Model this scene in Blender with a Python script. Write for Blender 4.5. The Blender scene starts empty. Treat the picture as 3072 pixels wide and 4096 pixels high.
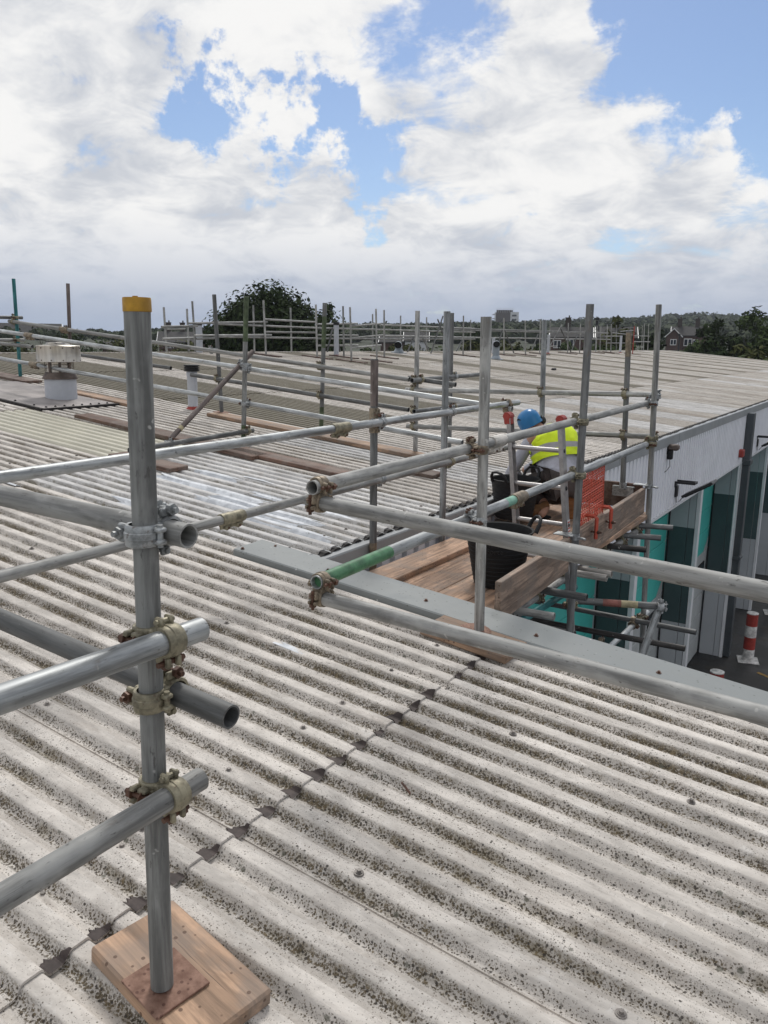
import bpy, bmesh, math, random
from mathutils import Vector, Matrix, noise
R = math.radians
sc = bpy.context.scene
COL = sc.collection
H = 6.95            # eye height above the yard; every coordinate below is relative to the eye
TAN = math.tan(R(5.2)); COS = math.cos(R(5.2)); SIN = math.sin(R(5.2))

# ------------------------------------------------------------------ camera
cd = bpy.data.cameras.new('camera'); cam = bpy.data.objects.new('camera', cd); COL.objects.link(cam)
fw = Vector((-0.53144, 0.82148, -0.20672)); rt = Vector((0.83827, 0.54514, 0.01127)); up = Vector((-0.12195, 0.16729, 0.97834))
cam.matrix_world = Matrix(((rt.x, up.x, -fw.x, 0), (rt.y, up.y, -fw.y, 0), (rt.z, up.z, -fw.z, H), (0, 0, 0, 1)))
cd.sensor_fit = 'HORIZONTAL'; cd.sensor_width = 36; cd.lens = 36 * 3193 / 3072
cd.clip_start = 0.05; cd.clip_end = 6000
sc.camera = cam

# ------------------------------------------------------------------ sky and sun
SUN_EL, SUN_AZ = 52, -30          # azimuth from +Y towards +X
w = bpy.data.worlds.new('World'); sc.world = w; w.use_nodes = True
nt = w.node_tree; N = nt.nodes; L = nt.links; N.clear()
def nd(t, **k):
    n = N.new(t)
    for a, b in k.items(): setattr(n, a, b)
    return n
def setin(n, **k):
    for a, b in k.items(): n.inputs[a].default_value = b
def vmath(op, a, b=None):
    n = N.new('ShaderNodeVectorMath'); n.operation = op
    for i, v in enumerate((a, b)):
        if v is None: continue
        if hasattr(v, 'node'): L.new(v, n.inputs[i])
        else: n.inputs[i].default_value = v
    return n
def fmath(op, a, b=0.0, clamp=False):
    n = N.new('ShaderNodeMath'); n.operation = op; n.use_clamp = clamp
    for i, v in enumerate((a, b)):
        if hasattr(v, 'node'): L.new(v, n.inputs[i])
        else: n.inputs[i].default_value = v
    return n.outputs[0]
def ramp(v, a, b, smooth=True, lo=0.0, hi=1.0):
    n = N.new('ShaderNodeMapRange'); n.interpolation_type = 'SMOOTHSTEP' if smooth else 'LINEAR'
    L.new(v, n.inputs['Value']); n.inputs['From Min'].default_value = a; n.inputs['From Max'].default_value = b
    n.inputs['To Min'].default_value = lo; n.inputs['To Max'].default_value = hi
    return n.outputs[0]
def mixc(f, a, b):
    n = N.new('ShaderNodeMix'); n.data_type = 'RGBA'
    L.new(f, n.inputs[0])
    for i, v in ((6, a), (7, b)):
        if hasattr(v, 'node'): L.new(v, n.inputs[i])
        else: n.inputs[i].default_value = (*v, 1)
    return n.outputs[2]
def tnoise(vec, scale, detail=6, rough=.55, dist=0.0):
    n = N.new('ShaderNodeTexNoise'); setin(n, Scale=scale, Detail=detail, Roughness=rough, Distortion=dist); L.new(vec, n.inputs['Vector'])
    return n.outputs['Fac']
sky = nd('ShaderNodeTexSky', sky_type='NISHITA', sun_disc=False, sun_elevation=R(SUN_EL), sun_rotation=R(SUN_AZ))
setin_sky = 1.0
sky.air_density = 1.0; sky.dust_density = 0.6; sky.ozone_density = 2.0
tc = nd('ShaderNodeTexCoord'); D = tc.outputs['Generated']
sep = nd('ShaderNodeSeparateXYZ'); L.new(D, sep.inputs[0]); dz = sep.outputs[2]
flat = vmath('DIVIDE', D); cmb = nd('ShaderNodeCombineXYZ'); den = fmath('ADD', fmath('MAXIMUM', dz, 0.0), 0.34)
for i in range(3): L.new(den, cmb.inputs[i])
L.new(cmb.outputs[0], flat.inputs[1]); PC = flat.outputs[0]
n1 = tnoise(PC, 2.5, 10, .58, .6); n2 = tnoise(PC, 6.5, 10, .62, .4); n3 = tnoise(PC, 2.3, 5, .55)
wn = N.new('ShaderNodeTexNoise'); setin(wn, Scale=9.0, Detail=8, Roughness=.62); L.new(D, wn.inputs['Vector'])
wsub = vmath('SUBTRACT', wn.outputs['Color'], (.5, .5, .5)); wsc = vmath('SCALE', wsub.outputs[0]); wsc.inputs['Scale'].default_value = .30; DW = vmath('ADD', D, wsc.outputs[0]).outputs[0]
hole = None
HOLES = [((-.676, .682, .278), .060, .36), ((-.69, .66, .30), .045, .25), ((-.657, .709, .245), .065, .42), ((-.620, .749, .233), .07, .50), ((-.585, .775, .235), .065, .40),
         ((-.544, .813, .207), .065, .42), ((-.53, .80, .235), .06, .26), ((-.540, .782, .311), .05, .14), ((-.490, .802, .342), .07, .16), ((-.444, .828, .341), .06, .14), ((-.215, .920, .316), .14, .50), ((-.15, .945, .285), .14, .50),
         ((-.15, .96, .235), .08, .3), ((-.26, .905, .335), .12, .38), ((-.12, .985, .075), .16, .16), ((-.3, .95, .065), .12, .12), ((.3, .9, .4), .35, .4), ((.7, .3, .6), .5, .35), ((-.9, -.2, .35), .4, .3), ((.2, -.9, .4), .5, .35), ((-.2, .2, .95), .3, .3)]
for c, rad, wt in HOLES:
    d_ = N.new('ShaderNodeVectorMath'); d_.operation = 'DISTANCE'; L.new(DW, d_.inputs[0]); d_.inputs[1].default_value = c
    g = ramp(d_.outputs['Value'], 0.0, rad * 1.12, True, wt, 0.0)
    hole = g if hole is None else fmath('ADD', hole, g)
dens = fmath('ADD', fmath('ADD', fmath('MULTIPLY', n1, 1.1), fmath('MULTIPLY', n2, .95)), -0.60)
dens = fmath('SUBTRACT', dens, fmath('MULTIPLY', hole, .95))
cover = ramp(dens, .05, .31)
shade = fmath('ADD', fmath('MULTIPLY', n3, .55), fmath('MULTIPLY', n2, .5))
ccol = mixc(ramp(shade, .38, .60), (.62, .65, .71), (1.0, .995, .985))
low = ramp(dz, -.01, .16)
ccol = mixc(low, (.37, .445, .60), ccol)
thin = mixc(ramp(n2, .35, .65), (.62, .70, .82), (.72, .78, .86))
tint = N.new('ShaderNodeMix'); tint.data_type = 'RGBA'; tint.blend_type = 'MULTIPLY'; tint.inputs[0].default_value = 1; L.new(sky.outputs[0], tint.inputs[6]); tint.inputs[7].default_value = (.95, 1.0, 1.10, 1)
bgs = nd('ShaderNodeBackground'); L.new(tint.outputs[2], bgs.inputs[0]); bgs.inputs[1].default_value = 0.088
bgc = nd('ShaderNodeBackground'); L.new(ccol, bgc.inputs[0]); bgc.inputs[1].default_value = 0.90
mx = nd('ShaderNodeMixShader'); L.new(cover, mx.inputs[0]); L.new(bgs.outputs[0], mx.inputs[1]); L.new(bgc.outputs[0], mx.inputs[2])
out = nd('ShaderNodeOutputWorld'); L.new(mx.outputs[0], out.inputs[0])

sd = bpy.data.lights.new('sun', 'SUN'); sun = bpy.data.objects.new('sun', sd); COL.objects.link(sun)
sd.energy = 1.9; sd.angle = R(13); sd.color = (1, .97, .92)
sv = Vector((math.sin(R(SUN_AZ)) * math.cos(R(SUN_EL)), math.cos(R(SUN_AZ)) * math.cos(R(SUN_EL)), math.sin(R(SUN_EL))))
sun.rotation_euler = sv.to_track_quat('Z', 'Y').to_euler()
vs = sc.view_settings; vs.view_transform = 'Standard'; vs.look = 'None'; vs.exposure = 0.06; vs.gamma = 1.0; vs.use_curve_mapping = False

# ------------------------------------------------------------------ helpers
class MB:
    """collects faces; build() links them as one mesh object"""
    def __init__(s): s.v = []; s.f = []; s.sm = []; s.mi = []
    def add(s, vs, fs, smooth=False, mi=0):
        o = len(s.v); s.v += [tuple(p) for p in vs]
        for f in fs: s.f.append(tuple(i + o for i in f)); s.sm.append(smooth); s.mi.append(mi)
        return s
    def box(s, c, d, rot=None, mi=0, bev=0.0):
        c = Vector(c); x, y, z = (a / 2 for a in d)
        if bev > 0:
            bm = bmesh.new(); bmesh.ops.create_cube(bm, size=1.0); bmesh.ops.scale(bm, vec=(x * 2, y * 2, z * 2), verts=bm.verts)
            bmesh.ops.bevel(bm, geom=list(bm.edges), offset=bev, segments=1, affect='EDGES'); bm.verts.index_update()
            P = [tuple(v.co) for v in bm.verts]; F = [tuple(v.index for v in f.verts) for f in bm.faces]; bm.free()
        else:
            P = [(sx * x, sy * y, sz * z) for sx in (-1, 1) for sy in (-1, 1) for sz in (-1, 1)]
            F = [(0, 1, 3, 2), (4, 6, 7, 5), (0, 4, 5, 1), (2, 3, 7, 6), (0, 2, 6, 4), (1, 5, 7, 3)]
        P = [Vector(p) for p in P]
        if rot is not None: P = [rot @ p for p in P]
        return s.add([c + p for p in P], F, False, mi)
    def cyl(s, a, b, r, n=16, r2=None, caps=True, mi=0, smooth=True):
        a, b = Vector(a), Vector(b); r2 = r if r2 is None else r2
        d = (b - a).normalized(); u = d.orthogonal().normalized(); v = d.cross(u)
        P = []
        for c, rr in ((a, r), (b, r2)):
            for i in range(n): t = 2 * math.pi * i / n; P.append(c + (u * math.cos(t) + v * math.sin(t)) * rr)
        s.add(P, [(i, (i + 1) % n, n + (i + 1) % n, n + i) for i in range(n)], smooth, mi)
        if caps: s.add(P, [tuple(range(n))[::-1], tuple(range(n, 2 * n))], False, mi)
        return s
    def lathe(s, prof, n=24, c=(0, 0, 0), mi=0, smooth=True, axis=None):
        c = Vector(c); P = []; m = axis if axis is not None else Matrix.Identity(3)
        for r, z in prof:
            for i in range(n): t = 2 * math.pi * i / n; P.append(c + m @ Vector((r * math.cos(t), r * math.sin(t), z)))
        F = [(k * n + i, k * n + (i + 1) % n, (k + 1) * n + (i + 1) % n, (k + 1) * n + i) for k in range(len(prof) - 1) for i in range(n)]
        return s.add(P, F, smooth, mi)
    def path(s, pts, r, n=10, mi=0, rs=None):
        pts = [Vector(p) for p in pts]; P = []; u = None
        for k, p in enumerate(pts):
            d = (pts[min(k + 1, len(pts) - 1)] - pts[max(k - 1, 0)]).normalized()
            if u is None: u = d.orthogonal().normalized()
            u = (u - d * u.dot(d)).normalized(); v = d.cross(u); rr = rs[k] if rs else r
            for i in range(n): t = 2 * math.pi * i / n; P.append(p + (u * math.cos(t) + v * math.sin(t)) * rr)
        F = [(k * n + i, k * n + (i + 1) % n, (k + 1) * n + (i + 1) % n, (k + 1) * n + i) for k in range(len(pts) - 1) for i in range(n)]
        F += [tuple(range(n))[::-1], tuple(range((len(pts) - 1) * n, len(pts) * n))]
        return s.add(P, F, True, mi)
    def mesh(s, name, mats, sub=None):
        me = bpy.data.meshes.new(name)
        vv = s.v if sub is None else [tuple(Vector(p) - sub) for p in s.v]
        me.from_pydata(vv, [], s.f)
        me.polygons.foreach_set('use_smooth', s.sm); me.polygons.foreach_set('material_index', s.mi)
        for m in (mats if isinstance(mats, (list, tuple)) else [mats]): me.materials.append(m)
        me.update()
        if any(s.sm): me.set_sharp_from_angle(angle=R(38))
        return me
    def build(s, name, mats, parent=None, loc=None):
        """parent: positions are given in world space and stored relative to the parent's spot"""
        base = Vector(loc) if loc is not None else (wloc(parent) if parent is not None else Vector((0, 0, 0)))
        o = bpy.data.objects.new(name, s.mesh(name, mats, base)); COL.objects.link(o)
        if parent is not None: o.parent = parent; o.location = base - wloc(parent)
        else: o.location = base
        return o
def wloc(o):
    v = Vector((0, 0, 0))
    while o is not None: v = v + o.location; o = o.parent
    return v
def tag(o, label=None, cat=None, group=None, kind=None):
    if label: o['label'] = label
    if cat: o['category'] = cat
    if group: o['group'] = group
    if kind: o['kind'] = kind
    return o
def thing(name, loc, label, cat, group=None):
    o = bpy.data.objects.new(name, None); o.empty_display_size = .1; COL.objects.link(o); o.location = loc
    return tag(o, label, cat, group)
def inst(name, me, M, parent=None):
    """a piece that shares mesh data; M is its world matrix (parents are never rotated)"""
    o = bpy.data.objects.new(name, me); COL.objects.link(o)
    if parent is not None:
        o.parent = parent; M = Matrix.Translation(-wloc2(parent)) @ M
    o.matrix_basis = M; return o
def wloc2(o): return wfull(o).translation
def wfull(o):
    return o.matrix_basis if o.parent is None else wfull(o.parent) @ o.matrix_basis
def inst_sub(name, me, parent, M):
    """sub-part under a part that may be rotated; M is the world matrix"""
    o = bpy.data.objects.new(name, me); COL.objects.link(o); o.parent = parent
    o.matrix_basis = wfull(parent).inverted() @ M; return o
def frame(o, x, y, z):
    return Matrix(((x[0], y[0], z[0], o[0]), (x[1], y[1], z[1], o[1]), (x[2], y[2], z[2], o[2]), (0, 0, 0, 1)))
def roofz(x, off=0.0): return -1.5287 - x * TAN + off / COS

# ------------------------------------------------------------------ materials
class Mat:
    def __init__(s, name, rough=.6, metal=0.0, spec=.4):
        s.m = bpy.data.materials.new(name); s.m.use_nodes = True; s.t = s.m.node_tree; s.b = s.t.nodes['Principled BSDF']
        s.b.inputs['Roughness'].default_value = rough; s.b.inputs['Metallic'].default_value = metal; s.b.inputs['Specular IOR Level'].default_value = spec
        s.tc = s.t.nodes.new('ShaderNodeTexCoord')
    def n(s, t, **k):
        n = s.t.nodes.new(t)
        for a, b in k.items():
            if a in n.inputs.keys():
                if hasattr(b, 'node'): s.t.links.new(b, n.inputs[a])
                else: n.inputs[a].default_value = b
            else: setattr(n, a, b)
        return n
    def vec(s, scale=(1, 1, 1), src='Object', off=True):
        mp = s.n('ShaderNodeMapping'); s.t.links.new(s.tc.outputs[src], mp.inputs['Vector']); mp.inputs['Scale'].default_value = scale
        if off and src == 'Object':
            oi = s.n('ShaderNodeObjectInfo'); mu = s.n('ShaderNodeVectorMath', operation='SCALE'); cb = s.n('ShaderNodeCombineXYZ')
            for i in range(3): s.t.links.new(oi.outputs['Random'], cb.inputs[i])
            s.t.links.new(cb.outputs[0], mu.inputs[0]); mu.inputs['Scale'].default_value = 37.0; s.t.links.new(mu.outputs[0], mp.inputs['Location'])
        return mp.outputs[0]
    def pos(s, scale=(1, 1, 1)):
        g = s.n('ShaderNodeNewGeometry'); mp = s.n('ShaderNodeMapping'); s.t.links.new(g.outputs['Position'], mp.inputs['Vector']); mp.inputs['Scale'].default_value = scale
        return mp.outputs[0]
    def noise(s, vec, scale, detail=5, rough=.55, dist=0.0): return s.n('ShaderNodeTexNoise', Vector=vec, Scale=scale, Detail=detail, Roughness=rough, Distortion=dist).outputs['Fac']
    def vor(s, vec, scale, feat='F1', rnd=1.0):
        n = s.n('ShaderNodeTexVoronoi', Vector=vec, Scale=scale, Randomness=rnd); n.feature = feat; return n
    def ramp(s, v, a, b, lo=0.0, hi=1.0, smooth=True):
        n = s.n('ShaderNodeMapRange', interpolation_type='SMOOTHSTEP' if smooth else 'LINEAR'); s.t.links.new(v, n.inputs['Value'])
        for k, x in (('From Min', a), ('From Max', b), ('To Min', lo), ('To Max', hi)): n.inputs[k].default_value = x
        return n.outputs[0]
    def math(s, op, a, b=0.0):
        n = s.n('ShaderNodeMath', operation=op)
        for i, v in enumerate((a, b)):
            if hasattr(v, 'node'): s.t.links.new(v, n.inputs[i])
            else: n.inputs[i].default_value = v
        return n.outputs[0]
    def mix(s, f, a, b, blend='MIX'):
        n = s.n('ShaderNodeMix', data_type='RGBA', blend_type=blend)
        for i, v in ((0, f), (6, a), (7, b)):
            if hasattr(v, 'node'): s.t.links.new(v, n.inputs[i])
            elif i == 0: n.inputs[0].default_value = v
            else: n.inputs[i].default_value = (*v, 1)
        return n.outputs[2]
    def base(s, c):
        if hasattr(c, 'node'): s.t.links.new(c, s.b.inputs['Base Color'])
        else: s.b.inputs['Base Color'].default_value = (*c, 1)
        return s
    def rough(s, v): s.t.links.new(v, s.b.inputs['Roughness']); return s
    def bump(s, h, strength=.3, dist=.01):
        n = s.n('ShaderNodeBump', Height=h, Strength=strength, Distance=dist); s.t.links.new(n.outputs[0], s.b.inputs['Normal']); return s
    def rnd(s): return s.n('ShaderNodeObjectInfo').outputs['Random']
def plain(name, c, rough=.6, metal=0.0, var=.25, scale=8, bump=.0):
    m = Mat(name, rough, metal); v = m.vec(); n = m.noise(v, scale, 6, .6)
    m.base(m.mix(m.ramp(n, .3, .7), tuple(a * (1 - var) for a in c), tuple(min(1, a * (1 + var * .6)) for a in c)))
    if bump: m.bump(m.noise(v, scale * 6, 4), bump, .004)
    return m.m
def galv(name, c, metal=.3, rough=.52, paint=None):
    m = Mat(name, rough, metal); v = m.vec((40, 40, 3.2)); a = m.noise(v, 1.0, 6, .62, .3); v2 = m.vec((9, 9, 5)); b = m.noise(v2, 1.0, 4, .6)
    v3 = m.vec((70, 70, 26)); sp = m.noise(v3, 1.0, 3, .7)
    col = m.mix(m.ramp(a, .34, .66), tuple(x * .55 for x in c), tuple(min(1, x * 1.28) for x in c))
    col = m.mix(m.ramp(b, .48, .72, 0, .75), col, tuple(min(1, x * 1.45 + .03) for x in c))
    col = m.mix(m.ramp(sp, .62, .72, 0, .7), col, (.075, .07, .068))
    sp2 = m.noise(m.vec((26, 26, 34)), 1.0, 2, .6); col = m.mix(m.ramp(sp2, .70, .76, 0, .55), col, (.62, .61, .58))
    ru = m.noise(m.vec((14, 14, 7)), 1.0, 5, .7); col = m.mix(m.ramp(ru, .60, .74, 0, .55), col, (.14, .105, .075)); sc_ = m.noise(m.vec((110, 110, 2.0)), 1.0, 4, .7); col = m.mix(m.ramp(sc_, .60, .70, 0, .55), col, (.09, .09, .088))
    hv = m.n('ShaderNodeHueSaturation', Color=col); m.t.links.new(m.ramp(m.rnd(), 0, 1, .78, 1.18, False), hv.inputs['Value']); col = hv.outputs[0]
    m.base(col); m.rough(m.ramp(a, .3, .7, rough - .1, rough + .16)); m.bump(m.math('ADD', a, m.math('MULTIPLY', sp, .5)), .18, .0025)
    return m.m
M = {}
M['galv'] = galv('galvanised_steel', (.30, .30, .29), .2, .6)
M['galv_mid'] = galv('aged_galvanised_steel', (.21, .213, .206), .12, .68)
M['galv_light'] = galv('bright_galvanised_steel', (.36, .375, .38), .4, .42)
M['galv_dark'] = galv('dull_steel', (.145, .148, .147), .25, .55)
M['rust_tube'] = galv('rusted_steel', (.15, .122, .112), .25, .6)
M['teal_tube'] = galv('teal_painted_steel', (.03, .17, .18), .1, .5)
M['black_tube'] = galv('black_steel', (.055, .052, .05), .3, .5)
M['white_tube'] = galv('plaster_splashed_steel', (.42, .40, .37), .1, .6)
M['red_paint'] = plain('red_paint', (.33, .045, .035), .5, 0, .25, 10)
M['orange_red'] = plain('orange_plastic', (.50, .085, .05), .45, 0, .15, 10)
M['green_paint'] = plain('green_paint', (.075, .20, .10), .45, 0, .45, 18)
M['mint_paint'] = plain('pale_green_paint', (.20, .40, .31), .5, 0, .25, 18)
M['yellow_cap'] = plain('yellow_plastic', (.48, .26, .025), .5, 0, .35, 22)
def zinc(name, c, metal=.5):
    m = Mat(name, .5, metal); v = m.vec(); a = m.noise(v, 28, 6, .65); b = m.noise(v, 70, 3, .6)
    col = m.mix(m.ramp(a, .35, .65), tuple(x * .55 for x in c), tuple(x * 1.2 for x in c)); col = m.mix(m.ramp(b, .6, .72, 0, .6), col, (.10, .06, .04))
    m.base(col); m.bump(b, .3, .002); return m.m
M['zinc'] = zinc('passivated_zinc', (.27, .245, .175), .35); M['zinc_pale'] = zinc('pale_zinc', (.37, .385, .39), .45)
M['zinc_brown'] = zinc('brown_zinc', (.25, .205, .15), .35)
M['rust'] = zinc('rusty_bolt', (.12, .062, .042), .2)
M['green_dull'] = plain('faded_green_paint', (.085, .115, .06), .6, 0, .5, 16); M['red_dull'] = plain('faded_red_paint', (.26, .10, .08), .6, 0, .4, 14); M['yellow_dull'] = plain('faded_yellow_paint', (.36, .31, .19), .6, 0, .4, 14)
M['black'] = plain('black_rubber', (.009, .0095, .011), .6, 0, .3, 12)
M['foam'] = plain('bitumen_filler', (.022, .019, .019), .75, 0, .5, 30, .3)
M['brown_seal'] = plain('brown_membrane', (.062, .047, .044), .7, 0, .5, 24)
M['dark_metal'] = plain('dark_powder_coat', (.028, .028, .03), .4, .2, .2, 6)
M['glass'] = plain('dark_glass', (.03, .035, .045), .08, 0, .1, 2)
M['white_frame'] = plain('white_upvc', (.72, .72, .72), .4, 0, .06, 4)
def coping():
    m = Mat('grey_coated_flashing', .42); p = m.pos(); col = m.mix(m.noise(p, 1.4, 4), (.185, .20, .20), (.235, .25, .25))
    d = m.vor(p, 26); col = m.mix(m.ramp(d.outputs['Distance'], .10, .16, .65, 0), col, (.10, .11, .105))
    d2 = m.vor(m.pos((1, 1, 1)), 9.0); col = m.mix(m.ramp(d2.outputs['Distance'], .03, .055, .8, 0), col, (.55, .56, .55))
    m.base(col); m.rough(m.ramp(m.noise(p, 5, 4), .3, .7, .3, .55)); return m.m
M['coping'] = coping()
def roofmat(name, base, moss, spots=1.0, dark=0.0, mossamt=1.0):
    """weathered asbestos cement: bleached crests, moss and lichen on the flank and foot of every corrugation"""
    m = Mat(name, .85, 0, .25); p = m.pos(); sx = m.n('ShaderNodeSeparateXYZ', Vector=m.tc.outputs['Object'])
    ph = m.math('FRACT', m.math('DIVIDE', sx.outputs[1], .1225))
    flank = m.math('MULTIPLY', m.ramp(ph, .0, .09), m.ramp(ph, .19, .33, 1, 0))
    sxp = m.n('ShaderNodeSeparateXYZ', Vector=p).outputs[0]
    big = m.noise(m.pos((.5, 1.3, 1)), 1.0, 3, .5); mid = m.noise(m.pos((2.0, 7, 3)), 1.0, 5, .6); fine = m.noise(p, 55, 5, .7); grain = m.noise(p, 190, 3, .6)
    tone = m.noise(m.pos((3, 9, 5)), 1.0, 6, .65, .6)
    col = m.mix(m.ramp(tone, .32, .70), tuple(x * .74 for x in base), tuple(min(1, x * 1.17) for x in base))
    sc0 = m.noise(p, 19, 6, .7, .8); col = m.mix(m.ramp(sc0, .50, .66, 0, .38), col, (.38, .345, .315)); col = m.mix(m.ramp(sc0, .30, .44, .45, 0), col, (.70, .675, .645)); sc1 = m.noise(m.pos((1.5, 5, 2)), 1.0, 5, .7, 1.0); col = m.mix(m.ramp(sc1, .56, .70, 0, .5), col, (.34, .30, .265))
    val = m.ramp(ph, .66, .97); col = m.mix(m.math('MULTIPLY', val, m.ramp(fine, .38, .62, .05, .34)), col, (.30, .265, .235))
    streak = m.noise(m.pos((6, 60, 6)), 1.0, 4, .6); col = m.mix(m.ramp(streak, .55, .75, 0, .35), col, (.27, .24, .22))
    # moss: patchy along the run, breaks up with the fine noise
    amt = m.math('ADD', m.math('MULTIPLY', mid, .9), m.math('MULTIPLY', big, .75)); amt = m.math('ADD', m.math('ADD', amt, m.math('MULTIPLY', fine, .45)), m.math('MULTIPLY', m.math('SUBTRACT', .5, m.math('ADD', m.math('MULTIPLY', m.vor(p, 130).outputs['Distance'], .6), m.math('MULTIPLY', m.vor(p, 300).outputs['Distance'], .4))), 1.0))
    lo = 1.265 - .28 * mossamt
    wash = m.math('MULTIPLY', flank, m.ramp(m.math('ADD', m.math('MULTIPLY', mid, .65), m.math('MULTIPLY', m.noise(p, 24, 4, .6), .4)), .49, .66, 0, .62)); col = m.mix(wash, col, (.17, .138, .075))
    mo = m.math('MULTIPLY', flank, m.ramp(m.math('ADD', amt, m.math('MULTIPLY', m.ramp(sxp, -3.0, .8), -.10)), lo, lo + .13))
    mcol = m.mix(m.ramp(fine, .35, .65), tuple(x * .35 for x in moss), tuple(x * 1.9 for x in moss)); mcol = m.mix(m.ramp(tone, .45, .7, 0, .6), mcol, (.060, .047, .030))
    col = m.mix(m.math('MULTIPLY', mo, .9), col, mcol)
    # lichen rosettes and black specks
    for sc_, r0, r1, thr, c, k in ((130, .20, .34, .58, (.080, .063, .045), .85), (70, .20, .32, .76, (.060, .053, .047), .9), (19, .12, .18, .76, (.12, .12, .095), .75), (210, .24, .38, .40, (.13, .115, .10), .6)):
        v = m.vor(p, sc_); rn = m.n('ShaderNodeSeparateColor', Color=v.outputs['Color']).outputs[0]
        pres = m.ramp(m.math('ADD', m.math('ADD', rn, m.math('MULTIPLY', flank, .62)), m.math('MULTIPLY', m.math('SUBTRACT', mid, .5), 1.5)), thr + .16, thr + .26)
        f = m.math('MULTIPLY', m.ramp(m.math('ADD', v.outputs['Distance'], m.math('MULTIPLY', m.math('SUBTRACT', grain, .5), .25)), r0, r1, 1, 0), m.math('MULTIPLY', pres, k * spots)); col = m.mix(f, col, c)
    if 'brown' in name:
        wp = m.noise(m.pos((.35, 1.1, 1)), 1.0, 6, .65, .5); col = m.mix(m.ramp(wp, .52, .66, 0, .6), col, (.66, .65, .63)); col = m.mix(m.ramp(wp, .34, .46, .45, 0), col, (.21, .175, .14))
    if dark: col = m.mix(dark, col, (.085, .075, .055))
    hv = m.n('ShaderNodeHueSaturation', Color=col); m.t.links.new(m.ramp(m.rnd(), 0, 1, .93, 1.07, False), hv.inputs['Value']); col = hv.outputs[0]
    m.base(col); h = m.math('ADD', m.math('MULTIPLY', fine, .5), m.math('ADD', m.math('MULTIPLY', mo, 1.2), m.math('MULTIPLY', grain, .3))); m.bump(h, .55, .006)
    return m.m
M['bolt_grey'] = zinc('weathered_bolt', (.22, .20, .185), .2)
M['roof'] = roofmat('weathered_fibre_cement', (.58, .542, .50), (.085, .064, .034))
M['roof_mossy'] = roofmat('mossy_fibre_cement', (.24, .22, .175), (.075, .068, .04), 1, .45, 1.7)
M['roof_far'] = roofmat('brown_weathered_fibre_cement', (.46, .425, .385), (.10, .082, .050), 1, .06, 1.3)
M['roof_pale'] = roofmat('pale_fibre_cement', (.56, .55, .54), (.10, .09, .06), .6, 0, .6)  # paler than the far sheets, with less moss and fewer specks
M['grp'] = plain('cream_rooflight', (.50, .475, .385), .35, 0, .12, 3)
def foil():
    m = Mat('torn_foil_flashing', .55, .0); p = m.pos(); a = m.noise(p, 14, 5, .6); col = m.mix(m.ramp(a, .35, .65), (.46, .48, .51), (.66, .68, .71)); b = m.noise(p, 40, 3)
    col = m.mix(m.ramp(b, .62, .74, 0, .6), col, (.17, .16, .15)); m.base(col); m.bump(a, .35, .01); return m.m
M['foil'] = foil()
def wood(name, c, wet=.4, src='Object', ax=0):
    m = Mat(name, .7); s3 = [30, 30, 30]; s3[ax] = 1.6; v = m.vec(tuple(s3)); g = m.noise(v, 1.0, 6, .6, 1.2); s4 = [9, 9, 9]; s4[ax] = 2.0; st = m.noise(m.vec(tuple(s4)), 1.0, 5, .6, .4)
    col = m.mix(m.ramp(g, .3, .7), tuple(x * .55 for x in c), tuple(min(1, x * 1.35) for x in c))
    col = m.mix(m.ramp(st, .47, .56, 0, wet), col, tuple(x * .36 for x in c)); gr_ = m.noise(m.vec(), 6, 4, .6); col = m.mix(m.ramp(gr_, .42, .62, 0, .55), col, (.20, .165, .14)); s5 = [120, 120, 120]; s5[ax] = 3; cr = m.noise(m.vec(tuple(s5)), 1.0, 3, .6); col = m.mix(m.ramp(cr, .66, .72, 0, .7), col, (.03, .02, .015))
    v2 = m.vor(m.vec(), 42); rn = m.n('ShaderNodeSeparateColor', Color=v2.outputs['Color']).outputs[0]; col = m.mix(m.math('MULTIPLY', m.ramp(v2.outputs['Distance'], .16, .24, .75, 0), m.ramp(rn, .55, .6)), col, (.07, .035, .022))
    hv = m.n('ShaderNodeHueSaturation', Color=col); m.t.links.new(m.ramp(m.rnd(), 0, 1, .82, 1.15, False), hv.inputs['Value'])
    m.base(hv.outputs[0]); m.bump(m.math('ADD', g, m.math('MULTIPLY', cr, -.6)), .4, .004); return m.m
M['wood'] = wood('pale_timber', (.385, .25, .165), .55, ax=0); M['wood_y'] = wood('deck_timber', (.43, .275, .185), .45, ax=1)
M['wood_red'] = wood('red_brown_timber', (.165, .098, .072), .4, ax=0); M['wood_grey'] = wood('weathered_toe_timber', (.29, .21, .16), .6, ax=1); M['wood_dark'] = wood('wet_timber', (.10, .055, .04), .4, ax=0)
def rustplate():
    m = Mat('rusted_plate', .75, .15); v = m.vec(); a = m.noise(v, 30, 6, .65); col = m.mix(m.ramp(a, .3, .7), (.15, .078, .055), (.29, .175, .13)); d = m.vor(v, 60); col = m.mix(m.ramp(d.outputs['Distance'], .18, .3, .7, 0), col, (.075, .03, .022))
    m.base(col); m.bump(a, .3, .002); return m.m
M['rustplate'] = rustplate()
M['clad'] = plain('white_coated_cladding', (.80, .81, .85), .5, 0, .07, 2); M['flash'] = plain('grey_eave_flashing', (.30, .315, .325), .45, 0, .12, 2)
M['panel_grey'] = plain('grey_wall_panel', (.42, .44, .46), .5, 0, .06, 2); M['panel_dark'] = plain('dark_green_wall_panel', (.055, .088, .092), .5, 0, .12, 2)
M['panel_white'] = plain('white_corner_trim', (.68, .69, .71), .45, 0, .08, 3); M['teal'] = plain('turquoise_door_panel', (.07, .46, .41), .45, 0, .08, 3); M['door_grey'] = plain('grey_door_panel', (.40, .42, .42), .5, 0, .1, 3)
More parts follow.
